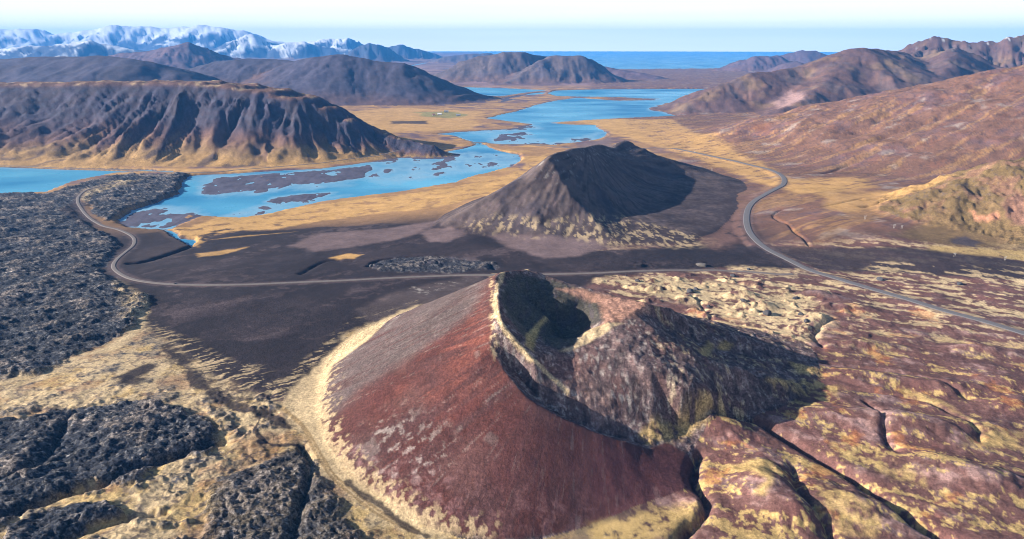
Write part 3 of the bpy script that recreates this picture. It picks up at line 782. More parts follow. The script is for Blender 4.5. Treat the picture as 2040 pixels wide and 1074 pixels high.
# right valley meadow
area('gold', [(1120, 240), (1240, 238), (1340, 238), (1380, 262), (1450, 290), (1520, 325), (1565, 360), (1550, 378), (1480, 352), (1400, 322), (1320, 296), (1260, 276), (1225, 266), (1190, 250)], 10, 5, 15, .95, sm(-.4, .05, n3 + n1 * .5 + .25))
area('ashl', [(1190, 252), (1215, 262), (1240, 285), (1180, 290), (1150, 290), (1205, 276), (1214, 266)], 8, 5, 8, .9)
# far shore meadows
area('gold', [(700, 222), (800, 214), (940, 222), (965, 222), (940, 240), (966, 250), (930, 258), (850, 263), (780, 262), (730, 248)], 12, 8, 20, .9, sm(-.5, .1, n3 + .3), GR)
area('green', [(830, 224), (890, 222), (935, 228), (900, 236), (840, 232)], 10, 8, 15, .8, None, GR)
area('ash2', [(780, 242), (850, 241), (850, 247), (780, 247)], 8, 4, 8, .9, None, GR)

# --- lava
put('lava', lava)
put('laval', lava * sm(.0, .5, n2 * .6 + n4 * .8 + lav_big * .25) * .8)
put(lin((170, 154, 142)), lava * sm(.1, .45, lav_big + n2 * .6 + n4 * .3) * .6)
put('lava', lava * sm(.58, .40, lav_rid) * .5)  # hollows darkened in colour as shadow lines between the lava ridges
area('moss', [(292, 592), (275, 650), (215, 690), (165, 708), (230, 700), (275, 668), (290, 640)], 3, 3, 3, .95)
area('moss', [(225, 560), (290, 592), (285, 640), (255, 640), (240, 600)], 5, 5, 5, .7, sm(-.2, .2, n2))
area('moss', [(155, 400), (165, 380), (230, 364), (300, 358), (230, 376), (185, 390), (175, 405)], 4, 4, 3, .7, sm(-.3, .2, n2))
area('ash2', [(120, 420), (160, 400), (190, 440), (215, 455), (160, 450)], 5, 4, 5, .8)
area('ash', [(240, 470), (320, 462), (345, 482), (270, 500), (262, 520), (300, 525), (255, 545), (232, 540)], 4, 3, 3, .85)

# --- hollows and paths in the moss
area('ash', [(228, 752), (262, 738), (300, 722), (318, 730), (292, 745), (250, 760)], 2, 2, 2, .95)
area('ash', [(225, 765), (255, 748), (295, 756), (262, 768)], 2, 2, 2, .9)
def line_col(name, pts, half, amt=1.0, wob=.5, base=None):
    P = spline(hit(pts, H_BIG)[:, :2], max(half, 2))
    D, _ = line_dist(P, half * 3)
    D = D + WX * wob
    put(name, (1 - sm(half * .6, half * 1.3, D)) * amt)
line_col('ash', [(330, 690), (375, 730), (400, 770), (450, 800), (520, 825), (575, 850)], 4.0, .9, 4)
line_col('ash', [(520, 830), (510, 860), (540, 885), (600, 895)], 1.2, .9, 1)
area('ash', [(300, 700), (345, 692), (430, 760), (500, 795), (480, 815), (400, 770)], 3, 4, 5, .75, sm(-.1, .1, n2 + .1))
STREAKS = sm(.05, .2, fbm((X * .8 + Y * .6) / 22, (-X * .6 + Y * .8) / 3.4 + n1 * 1.5, 4, 71, .6) + n1 * .35 - .04)
area('moss', [(300, 640), (400, 690), (560, 760), (700, 640), (830, 600), (700, 640), (560, 800), (500, 800), (420, 760), (340, 700)], 5, 4, 5, .75, STREAKS)

# --- the cone
cone = (KIND == K_CONE).astype(np.float32)
put('greysc', cone * sm(-1, 13, RISE + n2 * 4 + n1 * 6))
cone = cone * sm(-1, 13, RISE + n2 * 4 + n1 * 6)
cs = fbm(CRU / 5, CRD / 60, 4, 72, .6)
put('ash2', cone * sm(.0, .4, cs) * .8)
put('rock', cone * sm(.15, .5, fbm(CRU / 14, CRD / 90, 3, 73)) * .7)
put('ashl', cone * sm(.28, .5, fbm(CRU / 2.6, CRD / 30, 3, 74)) * .5)
skirt = hpoly([(930, 445), (1000, 432), (1080, 436), (1160, 430), (1240, 430), (1330, 455), (1430, 475), (1440, 490), (1380, 496), (1300, 492), (1180, 484), (1120, 472), (1000, 468), (940, 462)], 8, 5, 8)
put('moss', skirt * sm(.02, .25, fbm(CRU / 2.2, CRD / 20, 4, 75, .65) + .3 * n2) * .6)
put('white', cone * sm(.34, .5, fbm(CRU / 3, CRD / 20, 3, 76)) * sm(30, 60, RISE) * .45)

# --- the red crater
cr = (KIND == K_CRATER).astype(np.float32)
slope_s = fbm(CRU / 3.0, CRD / 60, 4, 81, .6)
fine_s = fbm(CRU / 1.6, CRD / 22, 3, 82, .6)
put('rock', cr)
RIM = [p[:2] for p in rim[2:]]
face = face0 * (KIND == K_CRATER)
faceC = face
put(lin((100, 67, 64)), faceC)
put('red', faceC * sm(-.35, .35, slope_s + .1))
put('maroon', faceC * sm(.0, .5, fbm(X / 40, Y / 40, 3, 83) + .15 * slope_s) * .6)
gl = hpoly([(975, 560), (900, 580), (840, 605), (750, 660), (650, 735), (640, 800), (660, 840), (720, 780), (830, 700), (920, 640), (960, 600)], 8, 3, 4)
put(lin((92, 70, 70)), faceC * sm(.0, .5, fbm(CRU / 9, CRD / 90, 4, 87, .6) + .3 * slope_s) * .55)
put('greysc', gl * faceC * sm(-.5, .2, slope_s + .2) * .95)
hot = hpoly([(965, 600), (975, 690), (1000, 740), (960, 770), (850, 800), (780, 790), (860, 720), (930, 650)], 7, 3, 4)
put(lin((142, 86, 74)), hot * faceC * sm(-.3, .3, slope_s) * .8)
put('white', faceC * sm(.30, .5, fine_s + slope_s * .3 - .05) * .18)
low = hpoly([(640, 860), (700, 880), (860, 930), (1000, 985), (1150, 1010), (1300, 1000), (1390, 930), (1400, 1000), (1150, 1070), (850, 1060), (700, 960)], 8, 4, 5)
put(lin((150, 112, 112)), low * faceC * sm(-.1, .35, n2 + n4 * .4) * .55)
put(lin((96, 58, 66)), hpoly([(1200, 900), (1300, 900), (1395, 925), (1385, 985), (1250, 1020), (1150, 1040), (1150, 960)], 10, 4, 5) * faceC * .6)
put(lin((100, 66, 66)), hpoly([(1000, 800), (1100, 830), (1300, 890), (1395, 925), (1385, 985), (1150, 1060), (950, 1060), (900, 950)], 18, 5, 8) * faceC * .45)  # lower right of the face darkened in colour, where the light is dim
put('white', hpoly([(700, 880), (760, 830), (860, 850), (900, 900), (840, 960), (760, 960)], 10, 5, 6) * faceC * sm(.15, .4, n2 + slope_s * .5) * .4)
inner = cr * (1 - faceC)
put(lin((112, 94, 94)), inner)
put('maroon', inner * sm(-.1, .4, n1) * .6)
put('white', inner * sm(.05, .45, n2 * .8 + n4 * .6) * .5)
put('mossy', inner * sm(.18, .4, n2 * .7 + n1 * .5 + n4 * .3) * sm(60, 110, X) * .55)
put('pale', inner * sm(.1, .5, -n1 + n2 * .5) * .35)  # pinkish patches painted in for a sunlit look
put('ash', inner * sm(.1, .5, fbm(X / 9, Y / 9, 4, 84, .6)) * .6)
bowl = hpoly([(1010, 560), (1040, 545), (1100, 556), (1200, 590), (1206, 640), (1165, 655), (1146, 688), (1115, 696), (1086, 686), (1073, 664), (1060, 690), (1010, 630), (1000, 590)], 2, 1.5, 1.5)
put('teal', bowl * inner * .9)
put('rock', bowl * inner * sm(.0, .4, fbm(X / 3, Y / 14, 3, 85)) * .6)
put(lin((186, 142, 122)), hpoly([(1110, 575), (1150, 575), (1250, 597), (1296, 604), (1290, 625), (1240, 640), (1200, 652), (1165, 665), (1205, 640), (1190, 605)], 2.5, 1.5, 1.5) * cr * .9)  # sunlit part of the inner wall painted paler, up to the shadow edge
put('moss', hpoly([(1165, 660), (1200, 648), (1240, 645), (1180, 680), (1135, 702), (1112, 699), (1145, 692)], 1.2, 1, 1) * .85)  # pale strip painted along the sunlit edge of the pit
put('mossy', hpoly([(1088, 632), (1070, 645), (1050, 665), (1046, 690), (1062, 700), (1070, 672), (1080, 650), (1094, 638)], 1.2, .8, .8) * .95)
line_col('moss', [(1050, 537), (1000, 547), (989, 580), (987, 610), (996, 640), (1015, 668), (1040, 695), (1062, 715), (1090, 745), (1130, 780)], 1.4, .9, .8)
area('moss', [(975, 545), (990, 545), (984, 600), (984, 660), (995, 690), (985, 715), (974, 690), (978, 600)], 1.0, 2.0, 1, .7, sm(-.15, .15, n2 + n4 * .5))
put(lin((168, 130, 118)), hpoly([(1050, 690), (1100, 700), (1150, 710), (1200, 760), (1240, 830), (1200, 820), (1120, 760)], 5, 3, 4) * inner * sm(-.1, .3, n4 + n2 * .6) * .5)  # slope below the pit painted paler, as if sunlit
area('mossy', [(1270, 870), (1300, 835), (1360, 815), (1420, 800), (1440, 815), (1380, 860), (1340, 880), (1290, 885)], 2.5, 3, 3, .9, sm(-.35, .1, n2 + .1))
area('mossy', [(1395, 695), (1410, 685), (1425, 690), (1410, 710), (1398, 705)], 1.5, 1, 1, .9)
area('mossy', [(1435, 682), (1460, 685), (1455, 696), (1430, 698)], 1.5, 1, 1, .9)
area('mossy', [(1570, 720), (1630, 735), (1625, 745), (1590, 745)], 2, 1, 1, .9)
area('mossy', [(1520, 760), (1600, 750), (1680, 775), (1670, 785), (1600, 790), (1540, 775)], 3, 2, 2, .85, sm(-.3, .2, n2))
area('mossy', [(1500, 915), (1540, 920), (1540, 960), (1520, 990), (1500, 985), (1525, 955), (1490, 935), (1455, 925)], 2, 1.5, 1.5, .9)
area('mossy', [(1640, 960), (1700, 985), (1760, 1030), (1740, 1074), (1680, 1060), (1630, 1000)], 3, 3, 4, .8, sm(-.4, .2, n2 + .1))
area('mossy', [(1170, 1060), (1300, 1015), (1380, 1000), (1395, 1030), (1340, 1074), (1200, 1100)], 3, 3, 3, .9, sm(-.4, .1, n2 + .1))
area('mossy', [(1660, 880), (1750, 910), (1830, 945), (1850, 970), (1750, 940), (1660, 905)], 3, 3, 4, .8, sm(-.3, .2, n2))
area('mossy', [(1780, 760), (1880, 800), (1950, 850), (2040, 860), (2040, 900), (1920, 890), (1960, 870), (1900, 820), (1800, 785)], 3, 3, 3, .85, sm(-.4, .1, n2 + .1))
# pale apron round the foot of the red cone
area('moss', [(838, 606), (800, 618), (720, 655), (660, 700), (615, 745), (575, 775), (555, 815), (585, 850), (625, 880), (640, 905), (655, 895), (640, 845), (640, 780), (662, 730), (740, 672)], 2.5, 2.5, 2, .97)
area('moss', [(640, 870), (660, 905), (710, 955), (770, 1000), (850, 1045), (900, 1066), (880, 1080), (800, 1060), (720, 1010), (650, 940), (615, 890)], 3, 3, 2, .9, sm(-.5, .0, n2 + .15))
tongue = sm(.1, .3, fbm(CRU / 3.0, CRD / 60, 3, 86) + sm(9, 0, RISE) * .55 - .1)
put('moss', hpoly([(620, 740), (700, 700), (690, 850), (760, 940), (860, 1010), (1000, 1035), (980, 1070), (800, 1050), (640, 930)], 3, 2, 2) * sm(.1, .3, fbm(X / 4, Y / 4, 4, 88) + sm(7, 0, RISE) * .6 - .12) * sm(11, 3, RISE) * .7)
line_col('mossd', [(560, 815), (600, 850), (625, 895), (655, 945), (700, 985), (760, 1030), (830, 1065)], .8, .7, .3)
line_col('mossd', [(563, 812), (606, 850), (632, 893), (662, 942), (706, 980), (765, 1025), (835, 1060)], .8, .7, .3)
line_col('ash', [(690, 960), (720, 985), (760, 1010), (800, 1045), (850, 1070)], 1.8, .8, 2)

# --- right-hand slopes
rsl = (KIND == K_RSLOPE).astype(np.float32)
rdiag = fbm((X * .5 - Y * .866) / 26, (X * .866 + Y * .5) / 200, 4, 91, .6)
rdf = fbm((X * .5 - Y * .866) / 7, (X * .866 + Y * .5) / 80, 4, 92, .6)
rbase = np.maximum(rsl, sm(640, 720, Y) * sm(255, 330, X - (Y - 900) * .05) * (KIND == 0))
put('rbrown', rbase)
put('rpurp', rbase * sm(-.1, .4, n3 + rdiag * .5) * .8)
put('rust', rbase * sm(.05, .45, rdf + rdiag * .4) * .6)
lowr = sm(110, 40, H)
put('gold', rbase * sm(.18, .45, rdiag + rdf * .5 + lowr * .16) * .42)
put('rust', rbase * sm(.0, .5, n1 * .6 + n3 * .6) * .4)
put('white', rbase * sm(.3, .55, fbm(X / 55, Y / 55, 4, 93) + rdf * .3) * .35)
rdg = fbm((X * .5 - Y * .866) / 2.6, (X * .866 + Y * .5) / 34, 3, 89, .6)
put('rock', rbase * sm(.2, .5, rdg + rdf * .5) * .6)
put(lin((92, 66, 56)), rbase * sm(.15, .5, -rdg + rdiag * .5) * .45)
area('gold', [(1120, 240), (1240, 238), (1340, 238), (1380, 262), (1450, 290), (1520, 325), (1575, 358), (1700, 352), (1760, 372), (1640, 392), (1552, 378), (1480, 352), (1400, 322), (1320, 296), (1260, 276), (1225, 266), (1190, 250)], 12, 5, 18, .85, sm(-.35, .1, rdf * .8 + n1 * .5 + .15))
area(lin((128, 98, 90)), [(1390, 372), (1480, 372), (1535, 380), (1502, 405), (1485, 440), (1490, 485), (1430, 498), (1390, 470)], 10, 6, 10, .8, sm(-.5, .1, n1 + n2 * .3 + .2), (KIND == 0))
rm = ((KIND == K_RMASS) | (KIND == K_RPEAK)).astype(np.float32)
rms = fbm(CRU / 50, CRD / 300, 4, 94)
put(lin((110, 87, 86)), rm)
put('greysc', rm * sm(.0, .4, n3) * .6)
put('rbrown', rm * sm(-.1, .4, rms) * .6)
put('mossd', rm * sm(.1, .5, fbm(X / 130, Y / 130, 4, 95)) * .35)
put('rock', (KIND == K_RPEAK) * sm(.0, .4, rms + n1 * .4) * .7)
put('snow', (KIND == K_RPEAK) * sm(.42, .5, fbm(X / 26, Y / 26, 3, 96)) * sm(190, 230, H) * .8)
area('pale', [(1545, 200), (1575, 180), (1605, 183), (1600, 198), (1560, 215)], 14, 10, 14, .9, None, rm)
area('rust', [(1500, 250), (1540, 240), (1530, 262), (1490, 262)], 14, 8, 14, .6)
crag = (KIND == K_CRAG).astype(np.float32)
put('olive', crag)
put('rbrown', crag * sm(-.1, .3, n1) * .85)
put('mossd', crag * sm(.1, .4, n2 + n1 * .3) * .4)
put('rock', crag * sm(.25, .5, n2 - n1 * .4) * .6)
area('mossy', [(1840, 488), (1900, 492), (2040, 500), (2300, 515), (2300, 540), (2040, 520), (1940, 510), (1850, 500)], 4, 2, 4, .9, sm(-.5, .1, n2 + .2))
area('olive', [(1780, 470), (1860, 420), (1960, 400), (2300, 380), (2300, 510), (2040, 503), (1880, 490)], 10, 6, 8, .8)
area(lin((196, 140, 112)), [(1928, 420), (1960, 432), (1985, 425), (1990, 440), (1965, 445), (1945, 440)], 2.5, 3, 2, .9)
area(lin((150, 112, 96)), [(2000, 400), (2030, 380), (2060, 400), (2050, 455), (2020, 450), (2005, 430)], 3, 4, 3, .9)
area('rock', [(1890, 475), (1920, 470), (1955, 485), (1940, 492), (1900, 486)], 3, 3, 3, .9)
area('gold', [(1640, 390), (1760, 380), (1900, 350), (1760, 405), (1690, 425), (1640, 415)], 8, 4, 8, .7)
area('gold', [(1570, 372), (1640, 368), (1700, 372), (1640, 382), (1575, 385)], 8, 4, 8, .7)
line_col('orange', [(1545, 432), (1562, 442), (1580, 458), (1592, 470)], 1.6, .25, 2)
# dirt track on the right
line_col('maroon', [(1618, 484), (1600, 466), (1597, 456), (1610, 448), (1650, 443), (1690, 438)], 1.6, .8, .3)

# --- left escarpment
es = (KIND == K_RIDGE).astype(np.float32)
relh = RISE / np.maximum(CRH, 1)
put('ridge', es)
esn = fbm(CRU / 16, CRD / 150, 4, 97, .6)
put('rock', es * sm(.3, .6, relh) * sm(-.2, .3, esn) * .8)
strata = sm(.2, .6, np.sin(H * .42 + n1 * 3) * .5 + n2 * .5)
put('hazyrock', es * sm(.35, .6, relh) * strata * .5)
put('rbrown', es * sm(.55, .2, relh + esn * .25) * .8)
put('mossd', es * sm(.32, .08, relh + esn * .2) * .85)
put('gold', es * sm(.16, .03, relh + esn * .1) * .6)
put('rbrown', es * sm(.93, 1.0, relh) * .8)
put('moss', es * sm(.95, 1.0, relh) * sm(.1, .4, n1) * .6)
gulch = fbm(CRU / 7, CRD / 120, 3, 98)
put('rock', es * sm(.28, .45, gulch) * sm(.6, .3, relh) * .7)
area('gold', [(0, 330), (250, 334), (400, 336), (480, 335), (640, 322), (780, 308), (640, 330), (480, 342), (250, 340), (0, 336)], 10, 5, 8, .8, None, (H > .6))

# --- far hills
for kk_, nm in ((K_HILLA, 'ridge'), (K_HILLB, 'ridge'), (K_HILLC, 'ridge'), (K_PEAK, 'rpurp'), (K_BLUE, 'hazyrock'), (K_TABLE, 'greysc'), (K_MESA, 'greysc'), (K_MESB, 'greysc'), (K_LOW, 'rpurp'), (K_FARR, 'rpurp')):  # bluish tones put part of the distance haze into the colour
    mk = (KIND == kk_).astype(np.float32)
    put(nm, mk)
    put('rock', mk * sm(-.1, .4, fbm(CRU / 70, CRD / 400, 4, 99)) * .6)
    put('rbrown', mk * sm(.35, .05, relh) * .5)
    put('ridge', mk * sm(.0, .4, n3) * .5)
snow = (KIND == K_SNOW).astype(np.float32)
gy, gx = np.gradient(H)
steep = np.hypot(gx / (RAD * (AA[1] - AA[0])), gy / np.gradient(RR)[:, None])
put('hazyrock', snow)
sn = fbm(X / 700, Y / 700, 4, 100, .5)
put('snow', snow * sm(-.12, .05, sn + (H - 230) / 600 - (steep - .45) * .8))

# mud flats and wet edges
put('mudc', np.clip(mud * 1.3, 0, 1) * (H < 1.2))
put('mudc', wet * (H < .8) * (1 - sea) * .8)
put('ash2', sm(.55, .9, wet) * 0)
# bare verges
put('ashl', (1 - sm(4.0, 9.0, D_PAVED + WX * 3)) * .5)
put('ashl', (1 - sm(3.0, 8.0, D_GRAVEL + WX * 3)) * .35)

ALB *= (1 + .22 * n2 + .18 * n1 + .16 * n3)[..., None]
ALB = np.clip(ALB * ALBEDO_GAIN, .008, .85)
ROUGH = np.clip(lava + .5 * es + .35 * right + .4 * left + .25 * rm + .2 * rsl + .3 * crag + .35 * inner, 0, 1).astype(np.float32)
print('colours done')

# ------------------------------------------------------------------ ground material
def new_mat(name):
    m = bpy.data.materials.new(name)
    m.use_nodes = True
    return m, m.node_tree.nodes, m.node_tree.links, m.node_tree.nodes['Principled BSDF']

def mathn(N, L, op, a, b=None, c=None):
    n_ = N.new('ShaderNodeMath'); n_.operation = op
    for i, v in enumerate((a, b, c)):
        if v is None: continue
        if isinstance(v, (int, float)): n_.inputs[i].default_value = v
        else: L.new(v, n_.inputs[i])
    return n_.outputs[0]

def ground_material():
    m, N, L, P = new_mat('volcanic_ground')
    at = N.new('ShaderNodeAttribute'); at.attribute_name = 'albedo'
    ro = N.new('ShaderNodeAttribute'); ro.attribute_name = 'coarse'
    co = N.new('ShaderNodeTexCoord')
    def nz(scale, det, rough, vec=None, dist=0):
        t = N.new('ShaderNodeTexNoise'); t.inputs['Scale'].default_value = scale; t.inputs['Detail'].default_value = det
        t.inputs['Roughness'].default_value = rough; t.inputs['Distortion'].default_value = dist
        L.new(vec or co.outputs['Object'], t.inputs['Vector'])
        return t.outputs['Fac']
    fine = nz(.55, 5, .7)
    broad = nz(.035, 8, .62)
    speck = nz(.75, 4, .68, None, .8)
    f1 = mathn(N, L, 'MULTIPLY_ADD', mathn(N, L, 'SUBTRACT', fine, .5), mathn(N, L, 'MULTIPLY_ADD', ro.outputs['Fac'], 1.5, .65), 1.0)
    f2 = mathn(N, L, 'MULTIPLY_ADD', broad, .9, .55)
    ff = mathn(N, L, 'MULTIPLY', f1, f2)
    # coarse ground: scattered pale lichen-like flecks and dark holes
    r1 = N.new('ShaderNodeMapRange'); r1.inputs['From Min'].default_value = .40; r1.inputs['From Max'].default_value = .68
    r1.inputs['To Min'].default_value = .35; r1.inputs['To Max'].default_value = 2.1
    L.new(speck, r1.inputs['Value'])
    mixf = N.new('ShaderNodeMix'); mixf.data_type = 'FLOAT'
    L.new(ro.outputs['Fac'], mixf.inputs[0]); mixf.inputs[2].default_value = 1.0; L.new(r1.outputs[0], mixf.inputs[3])
    tot = mathn(N, L, 'MULTIPLY', ff, mixf.outputs[0])
    vm = N.new('ShaderNodeVectorMath'); vm.operation = 'SCALE'
    L.new(at.outputs['Color'], vm.inputs[0]); L.new(tot, vm.inputs['Scale'])
    L.new(vm.outputs[0], P.inputs['Base Color'])
    P.inputs['Roughness'].default_value = .95
    P.inputs['Specular IOR Level'].default_value = .12
    b1 = N.new('ShaderNodeBump'); b1.inputs['Distance'].default_value = 6.0
    L.new(broad, b1.inputs['Height']); L.new(mathn(N, L, 'MULTIPLY_ADD', ro.outputs['Fac'], .6, .10), b1.inputs['Strength'])
    b2 = N.new('ShaderNodeBump'); b2.inputs['Distance'].default_value = 1.1
    L.new(speck, b2.inputs['Height']); L.new(mathn(N, L, 'MULTIPLY_ADD', ro.outputs['Fac'], .8, .12), b2.inputs['Strength'])
    L.new(b1.outputs[0], b2.inputs['Normal'])
    L.new(b2.outputs[0], P.inputs['Normal'])
    return m
GROUND_MAT = ground_material()

# ------------------------------------------------------------------ cut the surveyed surface into the ground and the single hills
KIND2 = KIND.copy()
KIND2[(KIND == K_GROUND) & (lava > .5)] = K_LAVA
ids = (np.arange(NR)[:, None] * NA + np.arange(NA)[None])
q = np.stack([ids[:-1, :-1], ids[:-1, 1:], ids[1:, 1:], ids[1:, :-1]], -1)
qk = KIND2[:-1, :-1]
Hq = np.maximum.reduce([H[:-1, :-1], H[:-1, 1:], H[1:, 1:], H[1:, :-1]])
keep = Hq > -.5
VX3 = np.stack([X, Y, H], -1).reshape(-1, 3).astype(np.float32)
ALBF = np.concatenate([ALB.reshape(-1, 3), np.ones((X.size, 1), np.float32)], 1).astype(np.float32)
RF = ROUGH.reshape(-1)

def tag(o, label=None, cat=None, group=None, kind=None):
    if label: o['label'] = label
    if cat: o['category'] = cat
    if group: o['group'] = group
    if kind: o['kind'] = kind
    return o

def surface(name, kinds, label, cat):
    f = q[np.isin(qk, kinds) & keep]
    if not len(f): return None
    f = f.reshape(-1, 4)[:, ::-1]
    used, inv = np.unique(f, return_inverse=True)
    inv = inv.reshape(-1, 4)
    me = bpy.data.meshes.new(name)
    me.vertices.add(len(used)); me.vertices.foreach_set('co', VX3[used].ravel())
    me.loops.add(inv.size); me.loops.foreach_set('vertex_index', inv.astype(np.int32).ravel())
    me.polygons.add(len(inv)); me.polygons.foreach_set('loop_start', np.arange(0, inv.size, 4, dtype=np.int32))
    me.polygons.foreach_set('use_smooth', np.ones(len(inv), bool))
    a = me.attributes.new('albedo', 'FLOAT_COLOR', 'POINT'); a.data.foreach_set('color', ALBF[used].ravel())
    b = me.attributes.new('coarse', 'FLOAT', 'POINT'); b.data.foreach_set('value', RF[used])
    me.materials.append(GROUND_MAT)
    me.update(calc_edges=True)
    o = bpy.data.objects.new(name, me); COL.objects.link(o)
    return tag(o, label, cat, None, 'structure')

surface('ground', [K_GROUND], 'ash plain, mossy ground, dry grass and mud flats between the volcanoes and the bay', 'ground')
surface('lava_field', [K_LAVA], 'dark blocky lava fields with pale lichen beside the winding gravel road', 'lava field')
surface('crater_hill', [K_CRATER], 'red cinder crater with an open breached bowl, nearest of the hills', 'volcano')
surface('cone_hill', [K_CONE], 'dark grey volcanic cone with a notched summit standing behind the red crater', 'volcano')
surface('ridge_hill', [K_RIDGE], 'long gullied escarpment with a flat top rising from the lagoon shore', 'hill')
surface('mountain', [K_SNOW], 'snow covered mountain range on the far horizon', 'mountain')
surface('mountain', [K_BLUE], 'two steep blue mountains ending the snowy range at the sea', 'mountain')
surface('mountain', [K_PEAK], 'small pointed mountain standing before the snowy range', 'mountain')
surface('hill', [K_HILLA], 'broad rounded hill showing over the left half of the long escarpment', 'hill')
surface('hill', [K_HILLB], 'shadow-streaked rounded hill between the pointed mountain and the tall bluff', 'hill')
surface('hill', [K_HILLC], 'tall smooth bluff sloping down to the meadows by the bay', 'hill')
surface('mountain', [K_TABLE], 'low table mountain far across the water', 'mountain')
surface('mountain', [K_MESA], 'flat-topped mountain across the bay with its long slope to the water', 'mountain')
surface('mountain', [K_MESB], 'flat-topped mountain across the bay with a pale lit spur, before its twin', 'mountain')
surface('hill', [K_LOW], 'low brown hill at the foot of the twin flat-topped mountains', 'hill')
surface('hill', [K_FARR], 'cluster of small bluish hills on the headland by the open sea', 'hill')
surface('mountain', [K_RMASS], 'purple-brown mountain with a shadowed valley on its far flank, above the bay', 'mountain')
surface('mountain', [K_RPEAK], 'high rocky skyline mountain with small snow patches behind the shadowed valley', 'mountain')
surface('hill', [K_RSLOPE], 'long brown moor slope with dark gullies rising above the paved road', 'hill')
surface('hill', [K_CRAG], 'olive-green hillside with bare rock crags above the yellow meadow edge', 'hill')
print('surfaces built')

# ------------------------------------------------------------------ sea
def water_material():
    m, N, L, P = new_mat('sea_water')
    co = N.new('ShaderNodeTexCoord')
    mp = N.new('ShaderNodeMapping'); mp.inputs['Scale'].default_value = (.0035, .006, 1)
    L.new(co.outputs['Object'], mp.inputs['Vector'])
    t = N.new('ShaderNodeTexNoise'); t.inputs['Scale'].default_value = 1.0; t.inputs['Detail'].default_value = 5
    L.new(mp.outputs[0], t.inputs['Vector'])
    cr_ = N.new('ShaderNodeValToRGB')
    cr_.color_ramp.elements[0].position = .25; cr_.color_ramp.elements[0].color = (.006, .11, .27, 1)
    cr_.color_ramp.elements[1].position = .70; cr_.color_ramp.elements[1].color = (.10, .35, .52, 1)  # light end paints the silvery sheen streaks into the water colour
    L.new(t.outputs['Fac'], cr_.inputs['Fac'])
    dp = N.new('ShaderNodeAttribute'); dp.attribute_name = 'depth'
    t2 = N.new('ShaderNodeTexNoise'); t2.inputs['Scale'].default_value = .02; t2.inputs['Detail'].default_value = 6
    L.new(co.outputs['Object'], t2.inputs['Vector'])
    sh = N.new('ShaderNodeMapRange'); sh.inputs['From Min'].default_value = .05; sh.inputs['From Max'].default_value = 1.3; sh.inputs['To Min'].default_value = 1; sh.inputs['To Max'].default_value = 0
    L.new(mathn(N, L, 'ADD', dp.outputs['Fac'], mathn(N, L, 'MULTIPLY_ADD', t2.outputs['Fac'], 1.6, -.8)), sh.inputs['Value'])
    wmix = N.new('ShaderNodeMix'); wmix.data_type = 'RGBA'
    L.new(sh.outputs[0], wmix.inputs[0]); L.new(cr_.outputs[0], wmix.inputs[6]); wmix.inputs[7].default_value = (.17, .33, .46, 1)
    L.new(wmix.outputs[2], P.inputs['Base Color'])
    mr = N.new('ShaderNodeMapRange'); mr.inputs['To Min'].default_value = .40; mr.inputs['To Max'].default_value = .24
    mr.inputs['From Min'].default_value = .35; mr.inputs['From Max'].default_value = .65
    L.new(t.outputs['Fac'], mr.inputs['Value']); L.new(mr.outputs[0], P.inputs['Roughness'])
    P.inputs['Specular IOR Level'].default_value = .1
    P.inputs['IOR'].default_value = 1.16
    w = N.new('ShaderNodeTexNoise'); w.inputs['Scale'].default_value = .25; w.inputs['Detail'].default_value = 3
    L.new(co.outputs['Object'], w.inputs['Vector'])
    b = N.new('ShaderNodeBump'); b.inputs['Distance'].default_value = .5; b.inputs['Strength'].default_value = .5
    L.new(w.outputs['Fac'], b.inputs['Height']); L.new(b.outputs[0], P.inputs['Normal'])
    return m
SEA_R = 26000.0
def sea_sheet():
    """one sheet at sea level: fine by the shores, where it knows the depth of the ground below, coarse out at sea"""
    lim = int(np.searchsorted(RR, 7000))
    Hmin = np.minimum.reduce([H[:-1, :-1], H[:-1, 1:], H[1:, 1:], H[1:, :-1]])[:lim]
    f = q[:lim][Hmin < .05].reshape(-1, 4)[:, ::-1]
    used, inv = np.unique(f, return_inverse=True)
    inv = inv.reshape(-1, 4)
    co = VX3[used].copy(); depth = -co[:, 2]; co[:, 2] = 0
    rings = [RR[lim], 11000, 18000, SEA_R]
    n0 = len(co)
    far = np.array([(r * math.sin(a), r * math.cos(a), 0) for r in rings for a in AA], np.float32)
    ff = np.array([(n0 + i * NA + j, n0 + i * NA + j + 1, n0 + (i + 1) * NA + j + 1, n0 + (i + 1) * NA + j) for i in range(3) for j in range(NA - 1)], np.int64)[:, ::-1]
    co = np.vstack([co, far]); depth = np.concatenate([depth, np.full(len(far), 3.0)]).astype(np.float32)
    inv = np.vstack([inv, ff])
    me = bpy.data.meshes.new('sea')
    me.vertices.add(len(co)); me.vertices.foreach_set('co', co.astype(np.float32).ravel())
    me.loops.add(inv.size); me.loops.foreach_set('vertex_index', inv.astype(np.int32).ravel())
    me.polygons.add(len(inv)); me.polygons.foreach_set('loop_start', np.arange(0, inv.size, 4, dtype=np.int32))
    b = me.attributes.new('depth', 'FLOAT', 'POINT'); b.data.foreach_set('value', depth)
    me.update(calc_edges=True)
    me.materials.append(water_material())
    o = bpy.data.objects.new('sea', me); COL.objects.link(o)
    tag(o, 'blue lagoon, tidal bay and open sea reaching to the horizon', 'water', None, 'structure')
sea_sheet()

